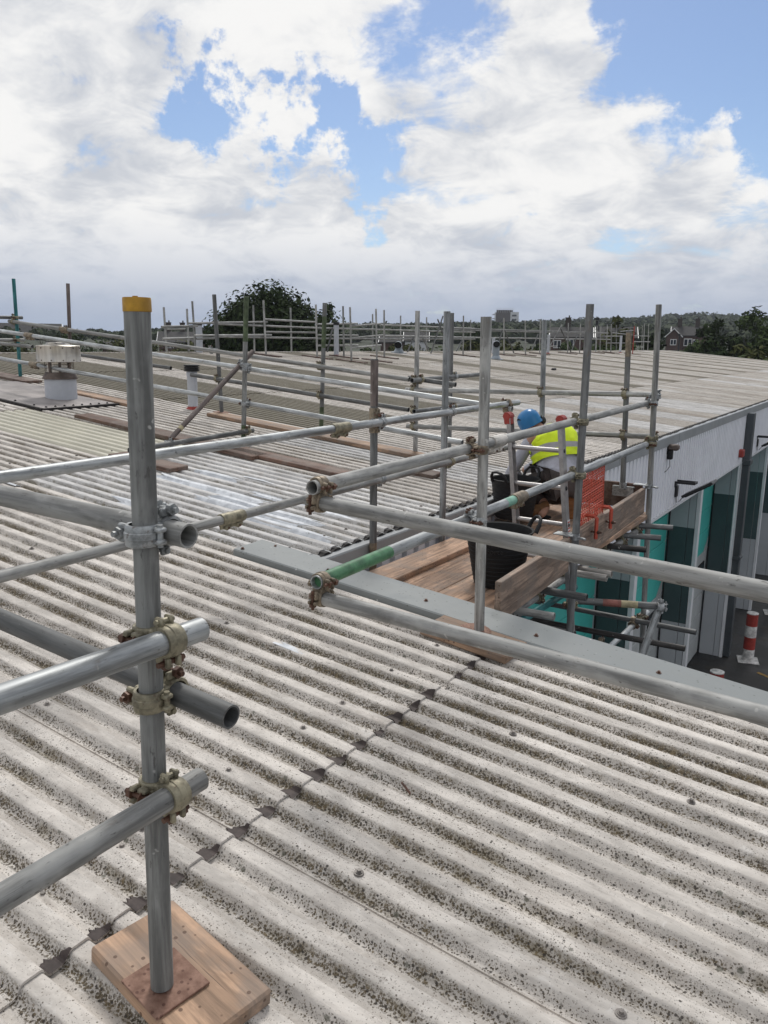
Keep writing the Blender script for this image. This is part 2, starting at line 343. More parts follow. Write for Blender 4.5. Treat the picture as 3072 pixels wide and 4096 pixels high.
M['seam'] = plain('black_rubber_seam', (.012, .012, .013), .7); M['pipe_dark'] = plain('anthracite_downpipe', (.065, .075, .082), .45, 0, .15, 3)
def asphalt():
    m = Mat('wet_asphalt', .45); p = m.pos(); a = m.noise(p, .7, 5); b = m.noise(p, 60, 3); col = m.mix(m.ramp(a, .35, .65), (.018, .018, .019), (.04, .038, .036)); col = m.mix(m.ramp(b, .5, .7, 0, .4), col, (.07, .068, .065)); col = m.mix(m.ramp(m.noise(p, 1.6, 5), .55, .7, 0, .55), col, (.045, .034, .022))
    m.base(col); m.rough(m.ramp(a, .35, .65, .3, .75)); m.bump(b, .3, .01); return m.m
M['asphalt'] = asphalt(); M['line'] = plain('worn_yellow_line', (.32, .19, .05), .7, 0, .5, 3)
M['white_paint'] = plain('chipped_white_paint', (.62, .60, .58), .5, 0, .4, 14)
M['flue'] = plain('grey_painted_flue', (.47, .49, .53), .5, 0, .08, 6); M['grey_pvc'] = plain('grey_plastic_duct', (.30, .34, .38), .45, 0, .12, 6)
def steel():
    m = Mat('stainless_steel', .38, .85); v = m.vec((14, 14, 1.2)); a = m.noise(v, 1.0, 5, .6, .6); m.base(m.mix(m.ramp(a, .3, .7), (.36, .33, .29), (.62, .59, .54))); m.rough(m.ramp(a, .3, .7, .28, .5)); return m.m
M['steel'] = steel(); M['alu'] = plain('aluminium', (.40, .385, .38), .42, .6, .2, 20)
M['brown_cap'] = plain('weathered_brown_metal', (.13, .10, .085), .6, .2, .4, 14)
def leaf(name, c):
    m = Mat(name, .8, 0, .06); p = m.pos(); a = m.noise(p, .9, 4); b = m.noise(p, 7, 2)
    col = m.mix(m.ramp(a, .3, .7), tuple(x * .55 for x in c), tuple(x * 1.35 for x in c)); col = m.mix(m.ramp(b, .4, .7, 0, .6), col, tuple(x * .5 for x in c)); m.base(col); return m.m
M['leaf_dark'] = leaf('dark_foliage', (.034, .050, .020)); M['leaf'] = leaf('green_foliage', (.055, .080, .028)); M['leaf_olive'] = leaf('olive_foliage', (.075, .082, .028)); M['hill'] = leaf('wooded_hill', (.034, .046, .022))
M['bark'] = plain('bark', (.06, .048, .038), .9, 0, .4, 6); M['soil'] = plain('rough_grass', (.026, .034, .015), .9, 0, .5, .3)
M['brick'] = plain('red_brown_brick', (.075, .043, .036), .8, 0, .25, 2); M['tile'] = plain('grey_roof_tiles', (.048, .046, .046), .9, 0, .25, 3); M['tower_brick'] = plain('dark_brick', (.05, .038, .034), .8, 0, .2, .5); M['tower_white'] = plain('pale_render', (.52, .53, .55), .7, 0, .1, .4)
M['blue'] = plain('blue_helmet_shell', (.02, .17, .40), .3, 0, .12, 10); M['hiviz'] = plain('hi_vis_yellow', (.70, .88, .02), .6, 0, .10, 9); M['tape'] = plain('silver_reflective_tape', (.37, .36, .37), .4, .1, .15, 12)
def cloth(name, c):
    m = Mat(name, .85, 0, .2); v = m.vec(); a = m.noise(v, 7, 5, .6, .8); m.base(m.mix(m.ramp(a, .3, .7), tuple(x * .75 for x in c), tuple(x * 1.12 for x in c))); m.bump(a, .6, .02); return m.m
M['shirt'] = cloth('pale_grey_jersey', (.50, .51, .57)); M['trouser'] = cloth('brown_grey_work_trousers', (.085, .072, .068)); M['boot'] = plain('tan_suede', (.20, .10, .04), .75, 0, .45, 18); M['sole'] = plain('gum_sole', (.24, .10, .03), .6, 0, .25, 20); M['skin'] = plain('skin', (.42, .24, .17), .55, 0, .1, 9); M['glove'] = cloth('grey_work_glove', (.17, .17, .18)); M['sock'] = cloth('white_sock', (.6, .6, .62))
M['amber'] = plain('amber_foam', (.30, .19, .07), .6); M['slate'] = plain('grey_slate_chip', (.20, .22, .23), .7)

# ------------------------------------------------------------------ the ground
rng = random.Random(7)
HP = [(-60, .012), (7, .0355), (8, .0353), (9.8, .036), (12.2, .0383), (14.5, .0356), (16.7, .0333), (20, .0311), (23.3, .0279), (27.6, .0258), (30.2, .0224), (32.3, .0232), (38, .019), (44, .0155), (47.4, .0145), (49.6, .0121), (51.4, .0092), (53.3, .0091), (56.7, .0125), (58.2, .008), (70, .008), (100, .01)]
def skyline(az):
    if az <= HP[0][0] or az >= HP[-1][0]: return .01
    for (a, h), (b, k) in zip(HP, HP[1:]):
        if a <= az <= b: return h + (k - h) * (az - a) / (b - a)
def ground_h(x, y):
    d = math.hypot(x, y); az = math.degrees(math.atan2(-x, y)); s = skyline(az)
    pts = [(0, -6.95), (70, -6.95), (180, -.6), (420, .012 * 420 * min(1, s / .02)), (760, s * 760 - 9), (1100, s * 760 - 14), (3000, -30), (6000, -60)]
    for (a, h), (b, k) in zip(pts, pts[1:]):
        if a <= d <= b: return h + (k - h) * (d - a) / (b - a)
    return -60
m = MB(); rs = [0, 20, 45, 70, 95, 120, 150, 180, 240, 300, 360, 420, 500, 600, 680, 760, 860, 1000, 1250]; na = 120
vs_ = []; fs = []
for r_ in rs:
    for k in range(na):
        a = 2 * math.pi * k / na; x, y = r_ * math.sin(a), r_ * math.cos(a); vs_.append((x, y, ground_h(x, y) - .02))
for i in range(len(rs) - 1):
    for k in range(na):
        fs.append((i * na + k, i * na + (k + 1) % na, (i + 1) * na + (k + 1) % na, (i + 1) * na + k))
m.add(vs_, [f[::-1] for f in fs], True); tag(m.build('ground', M['soil']), kind='structure')
m = MB(); m.add([(-20, -12, -6.95), (45, -12, -6.95), (45, 66, -6.95), (-20, 66, -6.95)], [(0, 1, 2, 3)]); tag(m.build('yard', M['asphalt']), kind='structure')
m = MB()
for (a, b, wd) in (((-2.3, 15.2), (1.2, 16.2), .09), ((-2.0, 18.2), (-.6, 17.4), .09), ((-1.75, 19.5), (2.5, 19.9), .09), ((-2.2, 22.2), (2, 23.0), .09), ((-1.9, 14.2), (-1.2, 11.0), .09)):
    a, b = Vector((*a, -6.945)), Vector((*b, -6.945)); n_ = (b - a).cross(Vector((0, 0, 1))).normalized() * wd / 2
    m.add([a - n_, a + n_, b + n_, b - n_], [(0, 1, 2, 3)])
for q in range(0, len(m.f)): pass
tag(m.build('yard_marking', M['line']), kind='structure')

# ------------------------------------------------------------------ the industrial building
YE = 57.05; PIT = .1225; SH = 8 * PIT
bld = thing('industrial_building', (-8, 30, -6.95), 'long low industrial unit with corrugated roof, white cladding and turquoise doors', 'building')
m = MB()
m.box((-8.55, 30.32, -4.6), (10.3, 53.2, 4.6)); m.box((-7.5, 0.5, -4.6), (18.9, 6.2, 4.6))
core = m.build('wall_core', M['panel_grey'], bld)
m = MB(); m.box((-14.12, 27, roofz(-14.06) - .012), (.34, 60, .03)); roof = m.build('roof', M['roof_far'], bld)
PROF = []
for k in range(8):
    for t, hh in ((.0, 0), (.12, .0), (.155, .05), (.19, .20), (.275, .82), (.31, .96), (.345, 1), (.655, 1), (.69, .96), (.725, .82), (.81, .20), (.845, .05), (.88, 0)): PROF.append(((k + t) * PIT, -.028 + .028 * hh))
PROF.append((SH, -.028)); PROF.append((SH + .016, -.0275))
def sheet_mesh(name, Ls, mat, lap=.10, th=.007):
    """u = down the slope, v = across, w = up; the lower end and the near edge show the sheet's thickness"""
    mb = MB(); nu = 3; P = []
    for i in range(nu + 1):
        t = i / nu
        for (v, h) in PROF: P.append((t * (Ls + lap) - .0, v, h + .002 + .009 * t + .004 * (1 - v / SH)))
    n = len(PROF); F = [(i * n + j, (i + 1) * n + j, (i + 1) * n + j + 1, i * n + j + 1) for i in range(nu) for j in range(n - 1)]
    mb.add(P, F, True)
    E_ = [P[nu * n + j] for j in range(n)]; mb.add(E_ + [(x + .0005, y, z - th) for x, y, z in E_], [(j, j + n, j + n + 1, j + 1) for j in range(n - 1)])
    N_ = [P[i * n] for i in range(nu + 1)]; mb.add(N_ + [(x, y - .0005, z - th) for x, y, z in N_], [(j, j + nu + 1, j + nu + 2, j + 1) for j in range(nu)])
    return mb.mesh(name, mat)
U, V, W = Vector((COS, 0, -SIN)), Vector((0, 1, 0)), Vector((SIN, 0, COS))
def roof_frame(x, y, off=0.0): return frame((x, y, roofz(x) + off), U, V, W)
def solid_at(x, y, h=0.0): p = Vector((x, y, roofz(x))) + W * h; return p
MAIN = [-14.0, -11.2, -8.4, -5.8, -2.93]; NEAR = [-5.8, -1.57, .75, 3.0]
cache = {}
def sheet(x0, x1, y, mat):
    Ls = (x1 - x0) / COS; k = (round(Ls, 3), mat, x1 > -2.95 and x1 < -2.9)
    if k not in cache: cache[k] = sheet_mesh('roof_sheet', Ls, M[mat], .02 if k[2] else .10)
    o = inst('roof_sheet', cache[k], roof_frame(x0, y), roof); return o
cols = [1.53 + SH * k for k in range(-2, 57)]
for k, y in enumerate(cols):
    c = k - 2
    edges = MAIN if y > 3.3 else [-14.0, -11.2, -8.4] + NEAR
    for a, b in zip(edges, edges[1:]):
        mat = 'roof' if y < 9.5 else 'roof_far'
        if b <= -5.7:
            if (c - 3) % 4 == 0 and c > 3: mat = 'roof_mossy'
            if c == 6 or c == 9: mat = 'roof_mossy'
            if c == 3 and a == -8.4: mat = 'grp'
            if c in (4, 5) and a == -14.0: mat = 'roof_mossy'
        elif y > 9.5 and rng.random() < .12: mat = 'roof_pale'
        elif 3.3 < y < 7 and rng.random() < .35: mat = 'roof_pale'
        o = sheet(a, b, y, mat)
        if mat == 'grp': o['label'] = 'clean cream plastic rooflight sheet'
# black profile fillers under the crest ends along the eave
fm = MB()
for j in range(8):
    c = (j + .5) * PIT; jit = .012 * math.sin(j * 7.3)
    sec = [(-.0615, -.026), (-.045, -.022), (-.020, .005), (.020, .006), (.045, -.022), (.0615, -.026)]
    a = [(0, c + v, h + .002) for v, h in sec]; b = [(.075 + jit, c + v, h * .5 + .004) for v, h in sec]
    fm.add(a + b, [(i, i + 6, i + 7, i + 1) for i in range(5)] + [(0, 1, 2, 3, 4, 5)[::-1], (6, 7, 8, 9, 10, 11)[::1]])
fme = fm.mesh('eave_filler', M['foam'])
for y in cols:
    if 3.3 < y < 40: inst('eave_filler', fme, roof_frame(-2.955, y), roof)
# hexagon headed roof bolts on washers
bm_ = MB(); bm_.lathe([(.0, .004), (.014, .003), (.0145, -.002)], 12); bm_.cyl((0, 0, .002), (0, 0, .006), .0095, 12); bm_.cyl((0, 0, .005), (0, 0, .012), .0065, 6, smooth=False)
bme = bm_.mesh('roof_bolt', M['bolt_grey']); bme2 = bm_.mesh('roof_bolt', M['black'])
def bolt(x, y, h=.0, me=None): inst('roof_bolt', me or bme, roof_frame(x, y, 0) @ Matrix.Translation((0, 0, h)), roof)
for y in cols:
    if y > 9: continue
    for xl in ((-1.57, .75) if y < 3.3 else (-2.93, -5.8, -8.4)):
        for j in (1, 4, 6): bolt(xl - .13 + rng.uniform(-.02, .02), y + (j + .5) * PIT, .010)
        if y < 3.3:
            for j in (0, 3, 5): bolt(xl - .12 + rng.uniform(-.02, .02), y + (j + 1.0) * PIT, -.022)
    for xm in (-4.6, -3.9, -3.1, -2.4, -.95, -.35, .2):
        if y < 3.3: bolt(xm + rng.uniform(-.15, .15), y + .5 * PIT, .010)
def prof_h(v):
    v = v % PIT; t = v / PIT
    for (a, ha), (b, hb) in zip(PROF, PROF[1:]):
        if a <= v <= b: return ha + (hb - ha) * (v - a) / (b - a)
    return -.028
# torn sheet corners: brown membrane showing in the valleys along the end lap
for y in cols:
    if y > 3.3: continue
    for j in range(0, 9):
        yy = y + j * PIT - .002
        if yy > 3.36 or (j == 8): continue
        g = random.Random(int(yy * 1000)); Lh = g.uniform(.035, .09); nv = 12; hw = g.uniform(.024, .037); q = MB(); P = []
        if g.random() < .10: continue
        for k in range(nv + 1):
            v = -hw + 2 * hw * k / nv + .006 * math.sin(yy * 91); s_ = max(.12, math.cos(v / hw * 1.35)) ** .7; top = .100 - Lh * s_ * g.uniform(.78, 1.12) * (1.1 - .3 * k / nv)
            for u_ in (top, top + .006, .104): P.append((u_, v, prof_h(v) + (.0165 if u_ != top else .0135)))
        q.add(P, [(k * 3 + j, k * 3 + j + 1, k * 3 + j + 4, k * 3 + j + 3) for k in range(nv) for j in range(2)])
        inst('lap_membrane', q.mesh('lap_membrane', M['brown_seal']), roof_frame(-1.57, yy), roof)
# torn foil repairs follow the corrugations
def patch(x0, x1, y0, y1, seed, name='repair_patch', lift=.014, mat='foil'):
    g = random.Random(seed); nv = max(3, int((y1 - y0) / .0123)); nu = 10; mb = MB(); P = []
    ju = [(g.uniform(-.10, .10), g.uniform(-.10, .10)) for _ in range(nv + 1)]
    for i in range(nv + 1):
        v = y0 + (y1 - y0) * i / nv
        for k in range(nu + 1):
            t = k / nu; xa = x0 + ju[i][0]; xb = x1 + ju[i][1]; x = xa + (xb - xa) * t
            h = prof_h(v - 1.53) + lift + .0025 * math.sin(x * 9 + v * 17 + seed) + g.uniform(-.001, .001)
            P.append(solid_at(x, v, h))
    mb.add(P, [(i * (nu + 1) + k, (i * (nu + 1) + k + 1), (i + 1) * (nu + 1) + k + 1, (i + 1) * (nu + 1) + k) for i in range(nv) for k in range(nu)], True)
    return mb.build(name, M[mat], roof)
for i, (a, b, c, d_) in enumerate(((-5.05, -3.9, 4.32, 4.47), (-4.3, -3.3, 4.12, 4.30), (-4.15, -3.25, 4.50, 4.62), (-3.75, -3.05, 3.96, 4.12), (-4.9, -4.5, 4.70, 4.80), (-4.5, -4.3, 4.88, 4.95), (-3.5, -3.2, 4.62, 4.74), (-2.25, -1.98, 2.55, 2.63), (-5.6, -5.3, 3.3, 3.36), (-4.6, -4.35, 3.62, 3.68), (-5.3, -4.9, 3.05, 3.1))): patch(a, b, c, d_, i + 3)
# flat metal skirt round the extract cowl
m = MB(); P = [(-8.16, 5.52), (-8.20, 6.62), (-9.0, 6.62), (-10.3, 6.60), (-10.6, 5.5)]
m.add([solid_at(x, y, .022) for x, y in P] + [solid_at(x, y, .018) for x, y in P], [(0, 1, 2, 3, 4), (0, 5, 6, 1), (4, 9, 5, 0)]); sk = m.build('soaker_sheet', plain('weathered_lead_sheet', (.33, .30, .29), .6, .1, .3, 3), roof)
m = MB(); m.box(solid_at(-8.15, 6.06, .010), (.05, 1.12, .03)); m.box(solid_at(-9.3, 5.49, .010), (2.3, .04, .03), Matrix.Rotation(R(5.2), 3, 'Y')); m.build('skirt_seal', M['foam'], roof)
for q in range(9): bolt(-8.22, 5.58 + q * .12, .026, bme2)
for q in range(6): bolt(-8.4 - q * .36, 5.55, .026, bme2)
# coping over the step in the roof
m = MB(); x0, x1 = -3.24, 3.0
ct = lambda x, y, h: solid_at(x, y, h)
ya, yb = 3.365, 3.625
P = []
for x in (x0, x1): P += [ct(x, ya, -.035), ct(x, ya, .026), ct(x, ya + .008, .032), ct(x, yb - .006, .038), ct(x, yb, .030), ct(x, yb, -.16)]
m.add(P, [(i, i + 1, i + 7, i + 6) for i in range(5)] + [(0, 5, 4, 3, 2, 1), (6, 7, 8, 9, 10, 11)]); cop = m.build('coping', M['coping'], bld)
sm_ = MB(); sm_.cyl((0, 0, 0), (0, 0, .004), .012, 10); sm_.cyl((0, 0, .004), (0, 0, .012), .007, 6, smooth=False); sme = sm_.mesh('coping_screw', M['rust'])
for x, y in ((-3.2, 3.40), (-3.1, 3.58), (-2.62, 3.47), (-1.98, 3.47), (-1.36, 3.46), (-.78, 3.47), (-.22, 3.46)): inst('coping_screw', sme, frame(ct(x, y, .033), U, V, W), cop)
m = MB(); m.box((-.0, 3.56, -4.3), (5.9, .06, 4.9), Matrix.Identity(3)); m.build('step_wall', M['clad'], bld)
# eave flashing in three metre lengths
fl = MB(); Lf = 2.99; P = []
for y in (0, Lf): P += [(-.125, y, -.02), (-.115, y, .012), (0, y, .004), (.006, y, -.006), (.006, y, -.138), (-.012, y, -.15)]
fl.add(P, [(i, i + 6, i + 7, i + 1) for i in range(5)] + [(0, 1, 2, 3, 4, 5), (6, 11, 10, 9, 8, 7)]); flm = fl.mesh('eave_flashing', M['flash'])
for k in range(18): inst('eave_flashing', flm, Matrix.Translation((-2.835, 3.64 + 3.0 * k, -1.284)), bld)
# profiled cladding band
cl = MB(); P = []; y = 3.7; z0, z1 = -2.43, -1.37
while y < YE - .2:
    for dy, dx in ((0, 0), (.03, 0), (.036, .036), (.124, .036), (.13, 0)): P += [(-2.875 + dx, y + dy, z0), (-2.875 + dx, y + dy, z1)]
    y += .16
cl.add(P, [(i, i + 2, i + 3, i + 1) for i in range(0, len(P) - 2, 2)]); cl.build('wall_cladding', M['clad'], bld)
m = MB(); m.box((-2.862, 30.4, -2.452), (.06, 53.4, .035)); m.build('drip_trim', M['panel_white'], bld)
# doors set back between reveals
rv = {}
def shared(key, fn):
    if key not in rv: rv[key] = fn()
    return rv[key]
bays = [6.78 + 3.965 * k for k in range(13)]
for i, yr in enumerate(bays):
    g = bpy.data.objects.new('door_reveal', None); COL.objects.link(g); g.parent = bld; g.location = Vector((-3.1, yr, -6.95)) - bld.location
    for (xa, xb) in ((-3.33, -3.025), (-3.015, -2.90)):
        for (za, zb, mt) in ((-3.18, -2.46, 'panel_grey'), (-4.98, -3.184, 'panel_dark'), (-6.94, -4.984, 'panel_grey')):
            me = shared(('rp', xa, za), lambda: MB().box((xa / 2 + xb / 2 + 3.1, .03, (za + zb) / 2 + 6.95), (xb - xa, .06, zb - za)).mesh('wall_panel', M[mt])); inst('wall_panel', me, Matrix.Translation((-3.1, yr, -6.95)), g)
    me = shared('trim', lambda: MB().box((.238, .065, 2.24), (.06, .15, 4.48)).mesh('corner_trim', M['panel_white'])); inst('corner_trim', me, Matrix.Translation((-3.1, yr, -6.95)), g)
    me = shared('seam', lambda: MB().box((-.24, -.004, 2.24), (.022, .03, 4.48)).mesh('rubber_seam', M['seam'])); inst('rubber_seam', me, Matrix.Translation((-3.1, yr, -6.95)), g)
    if i == 0: continue
    dr = bpy.data.objects.new('door', None); COL.objects.link(dr); dr.parent = bld; dr.location = Vector((-3.35, yr - 2, -6.95)) - bld.location
    wd = 3.965 - .16
    for s in range(9):
        z = -2.47 - s * .496; mt = 'teal' if 0 <= s <= 3 else 'door_grey'
        me = shared(('dp', mt), lambda: MB().box((-.02, 0, 0), (.04, wd, .482), bev=.008).mesh('door_panel', M[mt])); inst('door_panel', me, Matrix.Translation((-3.37, yr - wd / 2 - .012, z - .248)), dr)
    def chamfer():
        mb = MB()
        for zz, sg in ((-2.50, -1), (-4.44, 1)):
            for ye, sy in ((wd / 2, -1), (-wd / 2, 1)): mb.add([(0, ye, zz), (0, ye + sy * .42, zz), (0, ye, zz + sg * .28)], [(0, 1, 2)])
        return mb.mesh('grey_corner', M['door_grey'])
    inst('grey_corner', shared('ch', chamfer), Matrix.Translation((-3.366, yr - wd / 2 - .012, 0)), dr)
    for yy in (-.55, -2.3):
        def win():
            mb = MB(); mb.box((0, 0, 0), (.03, .62, .34), bev=.012, mi=0); mb.box((.012, 0, 0), (.012, .52, .25), mi=1, bev=.005); return mb.mesh('door_window', [M['black'], M['glass']])
        inst('door_window', shared('win', win), Matrix.Translation((-3.365, yr + yy, -4.85)), dr)

def wall_thing(mb, name, mats, loc, label, cat): o = mb.build(name, mats, loc=loc); return tag(o, label, cat)
# things fixed to the cladding
def floodlight(y, label):
    t = thing('floodlight', (-2.85, y, -2.2), label, 'floodlight', 'floodlights on the cladding')
    m = MB(); m.box((-2.845, y, -2.1), (.02, .12, .07)); m.box((-2.70, y - .09, -2.05), (.31, .012, .035)); m.box((-2.70, y + .09, -2.05), (.31, .012, .035)); m.box((-2.555, y, -2.05), (.012, .19, .035)); m.box((-2.835, y, -2.20), (.05, .11, .18), bev=.008); m.build('bracket', M['dark_metal'], t)
    m = MB(); rot = Matrix.Rotation(R(-32), 3, 'Y'); m.box((-2.50, y + .02, -2.13), (.50, .36, .045), rot, bev=.008); m.build('lamp_housing', M['dark_metal'], t)
    m = MB(); m.box(Vector((-2.50, y + .02, -2.13)) + rot @ Vector((0, 0, -.027)), (.42, .28, .008), rot); m.build('lens', M['glass'], t)
    m = MB(); m.path([(-2.83, y, -2.28), (-2.82, y + .01, -2.38), (-2.78, y + .05, -2.36), (-2.70, y + .05, -2.24), (-2.60, y + .03, -2.17)], .006, 6); m.build('cable', M['black'], t)
floodlight(12.75, 'black angled floodlight on white cladding above the nearer turquoise door'); floodlight(20.6, 'black floodlight beyond the dark downpipe, at the edge of the picture')
m = MB(); m.box((-2.845, 12.02, -1.47), (.03, .12, .14), mi=0); m.box((-2.80, 12.02, -1.55), (.07, .09, .13), mi=0, bev=.01); m.box((-2.765, 12.05, -1.44), (.15, .14, .085), mi=1, bev=.02); m.path([(-2.80, 12.02, -1.6), (-2.79, 12.02, -1.72), (-2.82, 11.97, -1.78), (-2.84, 11.93, -1.80)], .005, 6, mi=0)
wall_thing(m, 'motion_sensor', [M['black'], M['brown_cap']], (-2.85, 12.02, -1.5), 'small dark sensor with dangling cable under the eave flashing', 'sensor')
m = MB(); m.box((-2.80, 18.28, -2.2), (.11, .2, .17), bev=.025); wall_thing(m, 'alarm_sounder', M['red_paint'], (-2.85, 18.28, -2.2), 'red alarm box on white cladding beside the dark downpipe', 'alarm')
t = thing('downpipe', (-2.78, 18.86, -6.95), 'anthracite square downpipe running from the eave to the yard', 'downpipe')
m = MB(); m.box((-2.775, 18.86, -4.16), (.17, .24, 5.56), bev=.01); m.build('pipe', M['pipe_dark'], t); m = MB(); m.box((-2.77, 18.86, -2.45), (.21, .30, .12), bev=.01); m.box((-2.77, 18.86, -4.6), (.21, .30, .08), bev=.01); m.build('bracket', M['pipe_dark'], t)
m = MB(); m.path([(-2.86, 18.5, -1.5), (-2.86, 18.5, -5.2)], .02, 8); tag(m.build('cable_conduit', M['panel_white'], loc=(-2.86, 18.5, -6.9)), 'thin white conduit down the wall beside the downpipe', 'conduit')
# yard bollards
for i, (y, lb) in enumerate(((14.87, 'nearest red and white bollard, only its top above the roof coping'), (18.82, 'whole red and white bollard on a square plate in the yard'), (22.77, 'red and white bollard furthest along the wall, cut by the picture edge'))):
    t = thing('bollard', (-2.3, y, -6.95), lb, 'bollard', 'bollards along the wall')
    m = MB(); m.box((-2.3, y, -6.938), (.44, .44, .02), Matrix.Rotation(.25, 3, 'Z'), bev=.004); m.build('base_plate', M['white_paint'], t)
    for z0, z1, mt in ((0, .27, 'white_paint'), (.27, .56, 'red_paint'), (.56, .82, 'white_paint'), (.82, 1.1, 'red_paint')):
        m = MB(); m.cyl((-2.3, y, -6.93 + z0), (-2.3, y, -6.93 + z1), .122, 24); m.build('band', M[mt], t)
    m = MB(); m.lathe([(.125, 0), (.125, .018), (.09, .03), (.0, .034)], 24, (-2.3, y, -5.832)); m.build('cap', M['white_paint'], t)

# ------------------------------------------------------------------ scaffolding
RT = .02415
def tube_mesh(Ln, mat, n=20, hollow=True, r=RT):
    mb = MB(); P = []; ro, ri = r, r * .84
    ring = lambda rr, z: [(rr * math.cos(2 * math.pi * i / n), rr * math.sin(2 * math.pi * i / n), z) for i in range(n)]
    q = lambda a, b: [(a * n + i, a * n + (i + 1) % n, b * n + (i + 1) % n, b * n + i) for i in range(n)]
    mb.add(ring(ro, 0) + ring(ro, Ln), q(0, 1), True)
    if hollow:
        dp = min(.25, Ln * .4)
        for z, s in ((0, 1), (Ln, -1)):
            mb.add(ring(ro, z) + ring(ri, z), q(1, 0) if s > 0 else q(0, 1), False); mb.add(ring(ri, z) + ring(ri, z + s * dp), q(1, 0) if s > 0 else q(0, 1), True)
            mb.add(ring(ri, z + s * dp), [tuple(range(n))], False)
    else: mb.add(ring(ro, 0) + ring(ro, Ln), [tuple(range(n))[::-1], tuple(range(n, 2 * n))], False)
    return mb.mesh('tube', mat)
def axis_frame(a, b):
    a, b = Vector(a), Vector(b); z = (b - a).normalized(); x = z.orthogonal().normalized(); return frame(a, x, z.cross(x), z), (b - a).length
def tube(a, b, mat, parent=None, name='tube', n=20, hollow=True, r=RT):
    F, Ln = axis_frame(a, b); return inst(name, tube_mesh(Ln, M[mat], n, hollow, r), F, parent)
def ext(a, b, da=0, db=0):
    a, b = Vector(a), Vector(b); d = (b - a).normalized(); return a - d * da, b + d * db
T = {
'S1':((-1.198,0.988,-1.365),(-1.198,1.014,0.075)),'S2':((-2.800,4.202,-1.478),(-2.800,4.199,-0.096)),'S3':((-2.797,5.129,-1.478),(-2.797,5.115,0.226)),
'S4':((-1.585,3.303,-1.345),(-1.585,3.255,0.119)),'S5':((-1.695,4.922,-6.95),(-1.695,4.918,0.249)),'S6':((-1.797,7.266,-2.821),(-1.797,6.892,0.337)),
'S7':((-2.057,7.151,-1.256),(-2.103,7.151,0.130)),'S8':((-2.84,7.151,-1.478),(-2.888,7.151,0.224)),'S9':((-4.248,7.156,-1.101),(-4.253,7.156,0.325)),
'S10':((-4.248,7.903,-1.135),(-4.248,7.877,0.331)),'S11':((-5.611,6.020,-1.014),(-5.525,6.020,0.436)),'S12':((-7.015,7.156,-0.850),(-7.080,7.156,0.547)),
'S13':((-5.486,7.156,-0.985),(-5.427,7.156,0.422)),'S14':((-10.635,6.85,-.518),(-10.609,6.85,.821)),'S15':((-9.57,6.91,-.62),(-9.50,6.91,.729)),
'R1':((-2.740,0.30,-0.500),(-2.740,6.295,-0.474)),'R2':((-1.592,2.027,-.4645),(-1.853,7.006,-0.475)),'Rb':((-2.740,0.30,-0.871),(-2.740,6.268,-0.835)),
'R3':((-1.602,2.058,-.796),(-1.829,6.961,-0.825)),'X1':((-1.643,2.077,-.520),(1.4,1.60,-.520)),'X2':((-1.638,2.090,-.859),(1.4,1.86,-.859)),
'Rc':((-3.6,1.046,-0.328),(-1.122,1.046,-0.366)),'Rd':((-3.6,1.046,-0.559),(-1.025,1.046,-0.714)),'Re':((-1.142,-.5,-0.520),(-1.142,1.088,-0.571)),'Rf':((-1.142,-.5,-0.896),(-1.142,1.070,-0.896)),
'RA':((-10.70,6.788,0.245),(-4.304,7.100,-0.360)),'RB':((-11.4,6.078,0.239),(-2.694,6.078,-0.514)),'RC':((-11.4,6.078,-.110),(-3.141,6.078,-0.823)),'RD':((-9.653,6.99,-0.186),(-7.815,7.100,-0.335)),
'RE':((-7.460,7.100,-0.407),(-4.304,7.100,-0.670)),'RF':((-4.192,6.967,-0.362),(-4.192,8.517,-0.342)),'RG':((-4.378,7.210,-0.349),(-3.823,7.210,-0.399)),
'RH':((-4.337,7.095,-0.466),(-1.780,7.095,-0.405)),'RI':((-4.317,7.095,-0.839),(-1.769,7.095,-0.767)),'RK':((-4.192,7.020,-0.677),(-4.192,8.399,-0.680)),
'BR1':((-5.620,5.059,-0.884),(-5.620,6.202,-0.096)),'RL':((-5.540,4.526,-0.924),(-5.540,6.088,-0.882)),
'TE1':((-10.686,5.2,.27),(-10.686,6.984,.299)),'TE2':((-10.686,5.2,-.03),(-10.686,6.984,-.012)),'TE3':((-10.98,6.80,-.064),(-10.22,6.80,-.10)),
'T1':((-2.83,4.16,-1.555),(-1.568,4.267,-1.55)),'T2':((-2.83,4.70,-1.555),(-1.532,4.730,-1.55)),'T3':((-2.83,5.40,-1.555),(-1.566,5.337,-1.55)),'T4':((-2.83,5.22,-1.555),(-1.564,5.224,-1.55)),
'T5':((-2.83,5.95,-1.555),(-1.556,6.169,-1.55)),'T6':((-2.83,6.30,-1.555),(-1.562,6.639,-1.55)),'T7':((-2.83,6.72,-1.555),(-1.576,7.091,-1.55)),
'L1':((-1.859,3.80,-1.605),(-1.864,7.3,-1.605)),'L2':((-1.91,3.85,-1.72),(-1.836,5.376,-1.70)),
'M1':((-1.766,5.058,-1.700),(-1.214,5.285,-1.700)),'M2':((-2.8,7.069,-2.450),(-1.298,7.070,-2.450)),'M3':((-2.8,6.13,-2.300),(-1.209,6.208,-2.300)),'M4':((-1.864,5.9,-2.50),(-1.838,7.521,-2.50)),'M5':((-1.214,5.285,-1.700),(-1.52,4.85,-3.25)),
}
a, b = Vector(T['S6'][0]), Vector(T['S6'][1]); d = (a - b).normalized(); T['S6'] = (tuple(a + d * 4.1), tuple(b))
T = {k: (Vector(a), Vector(b)) for k, (a, b) in T.items()}
G = .0575
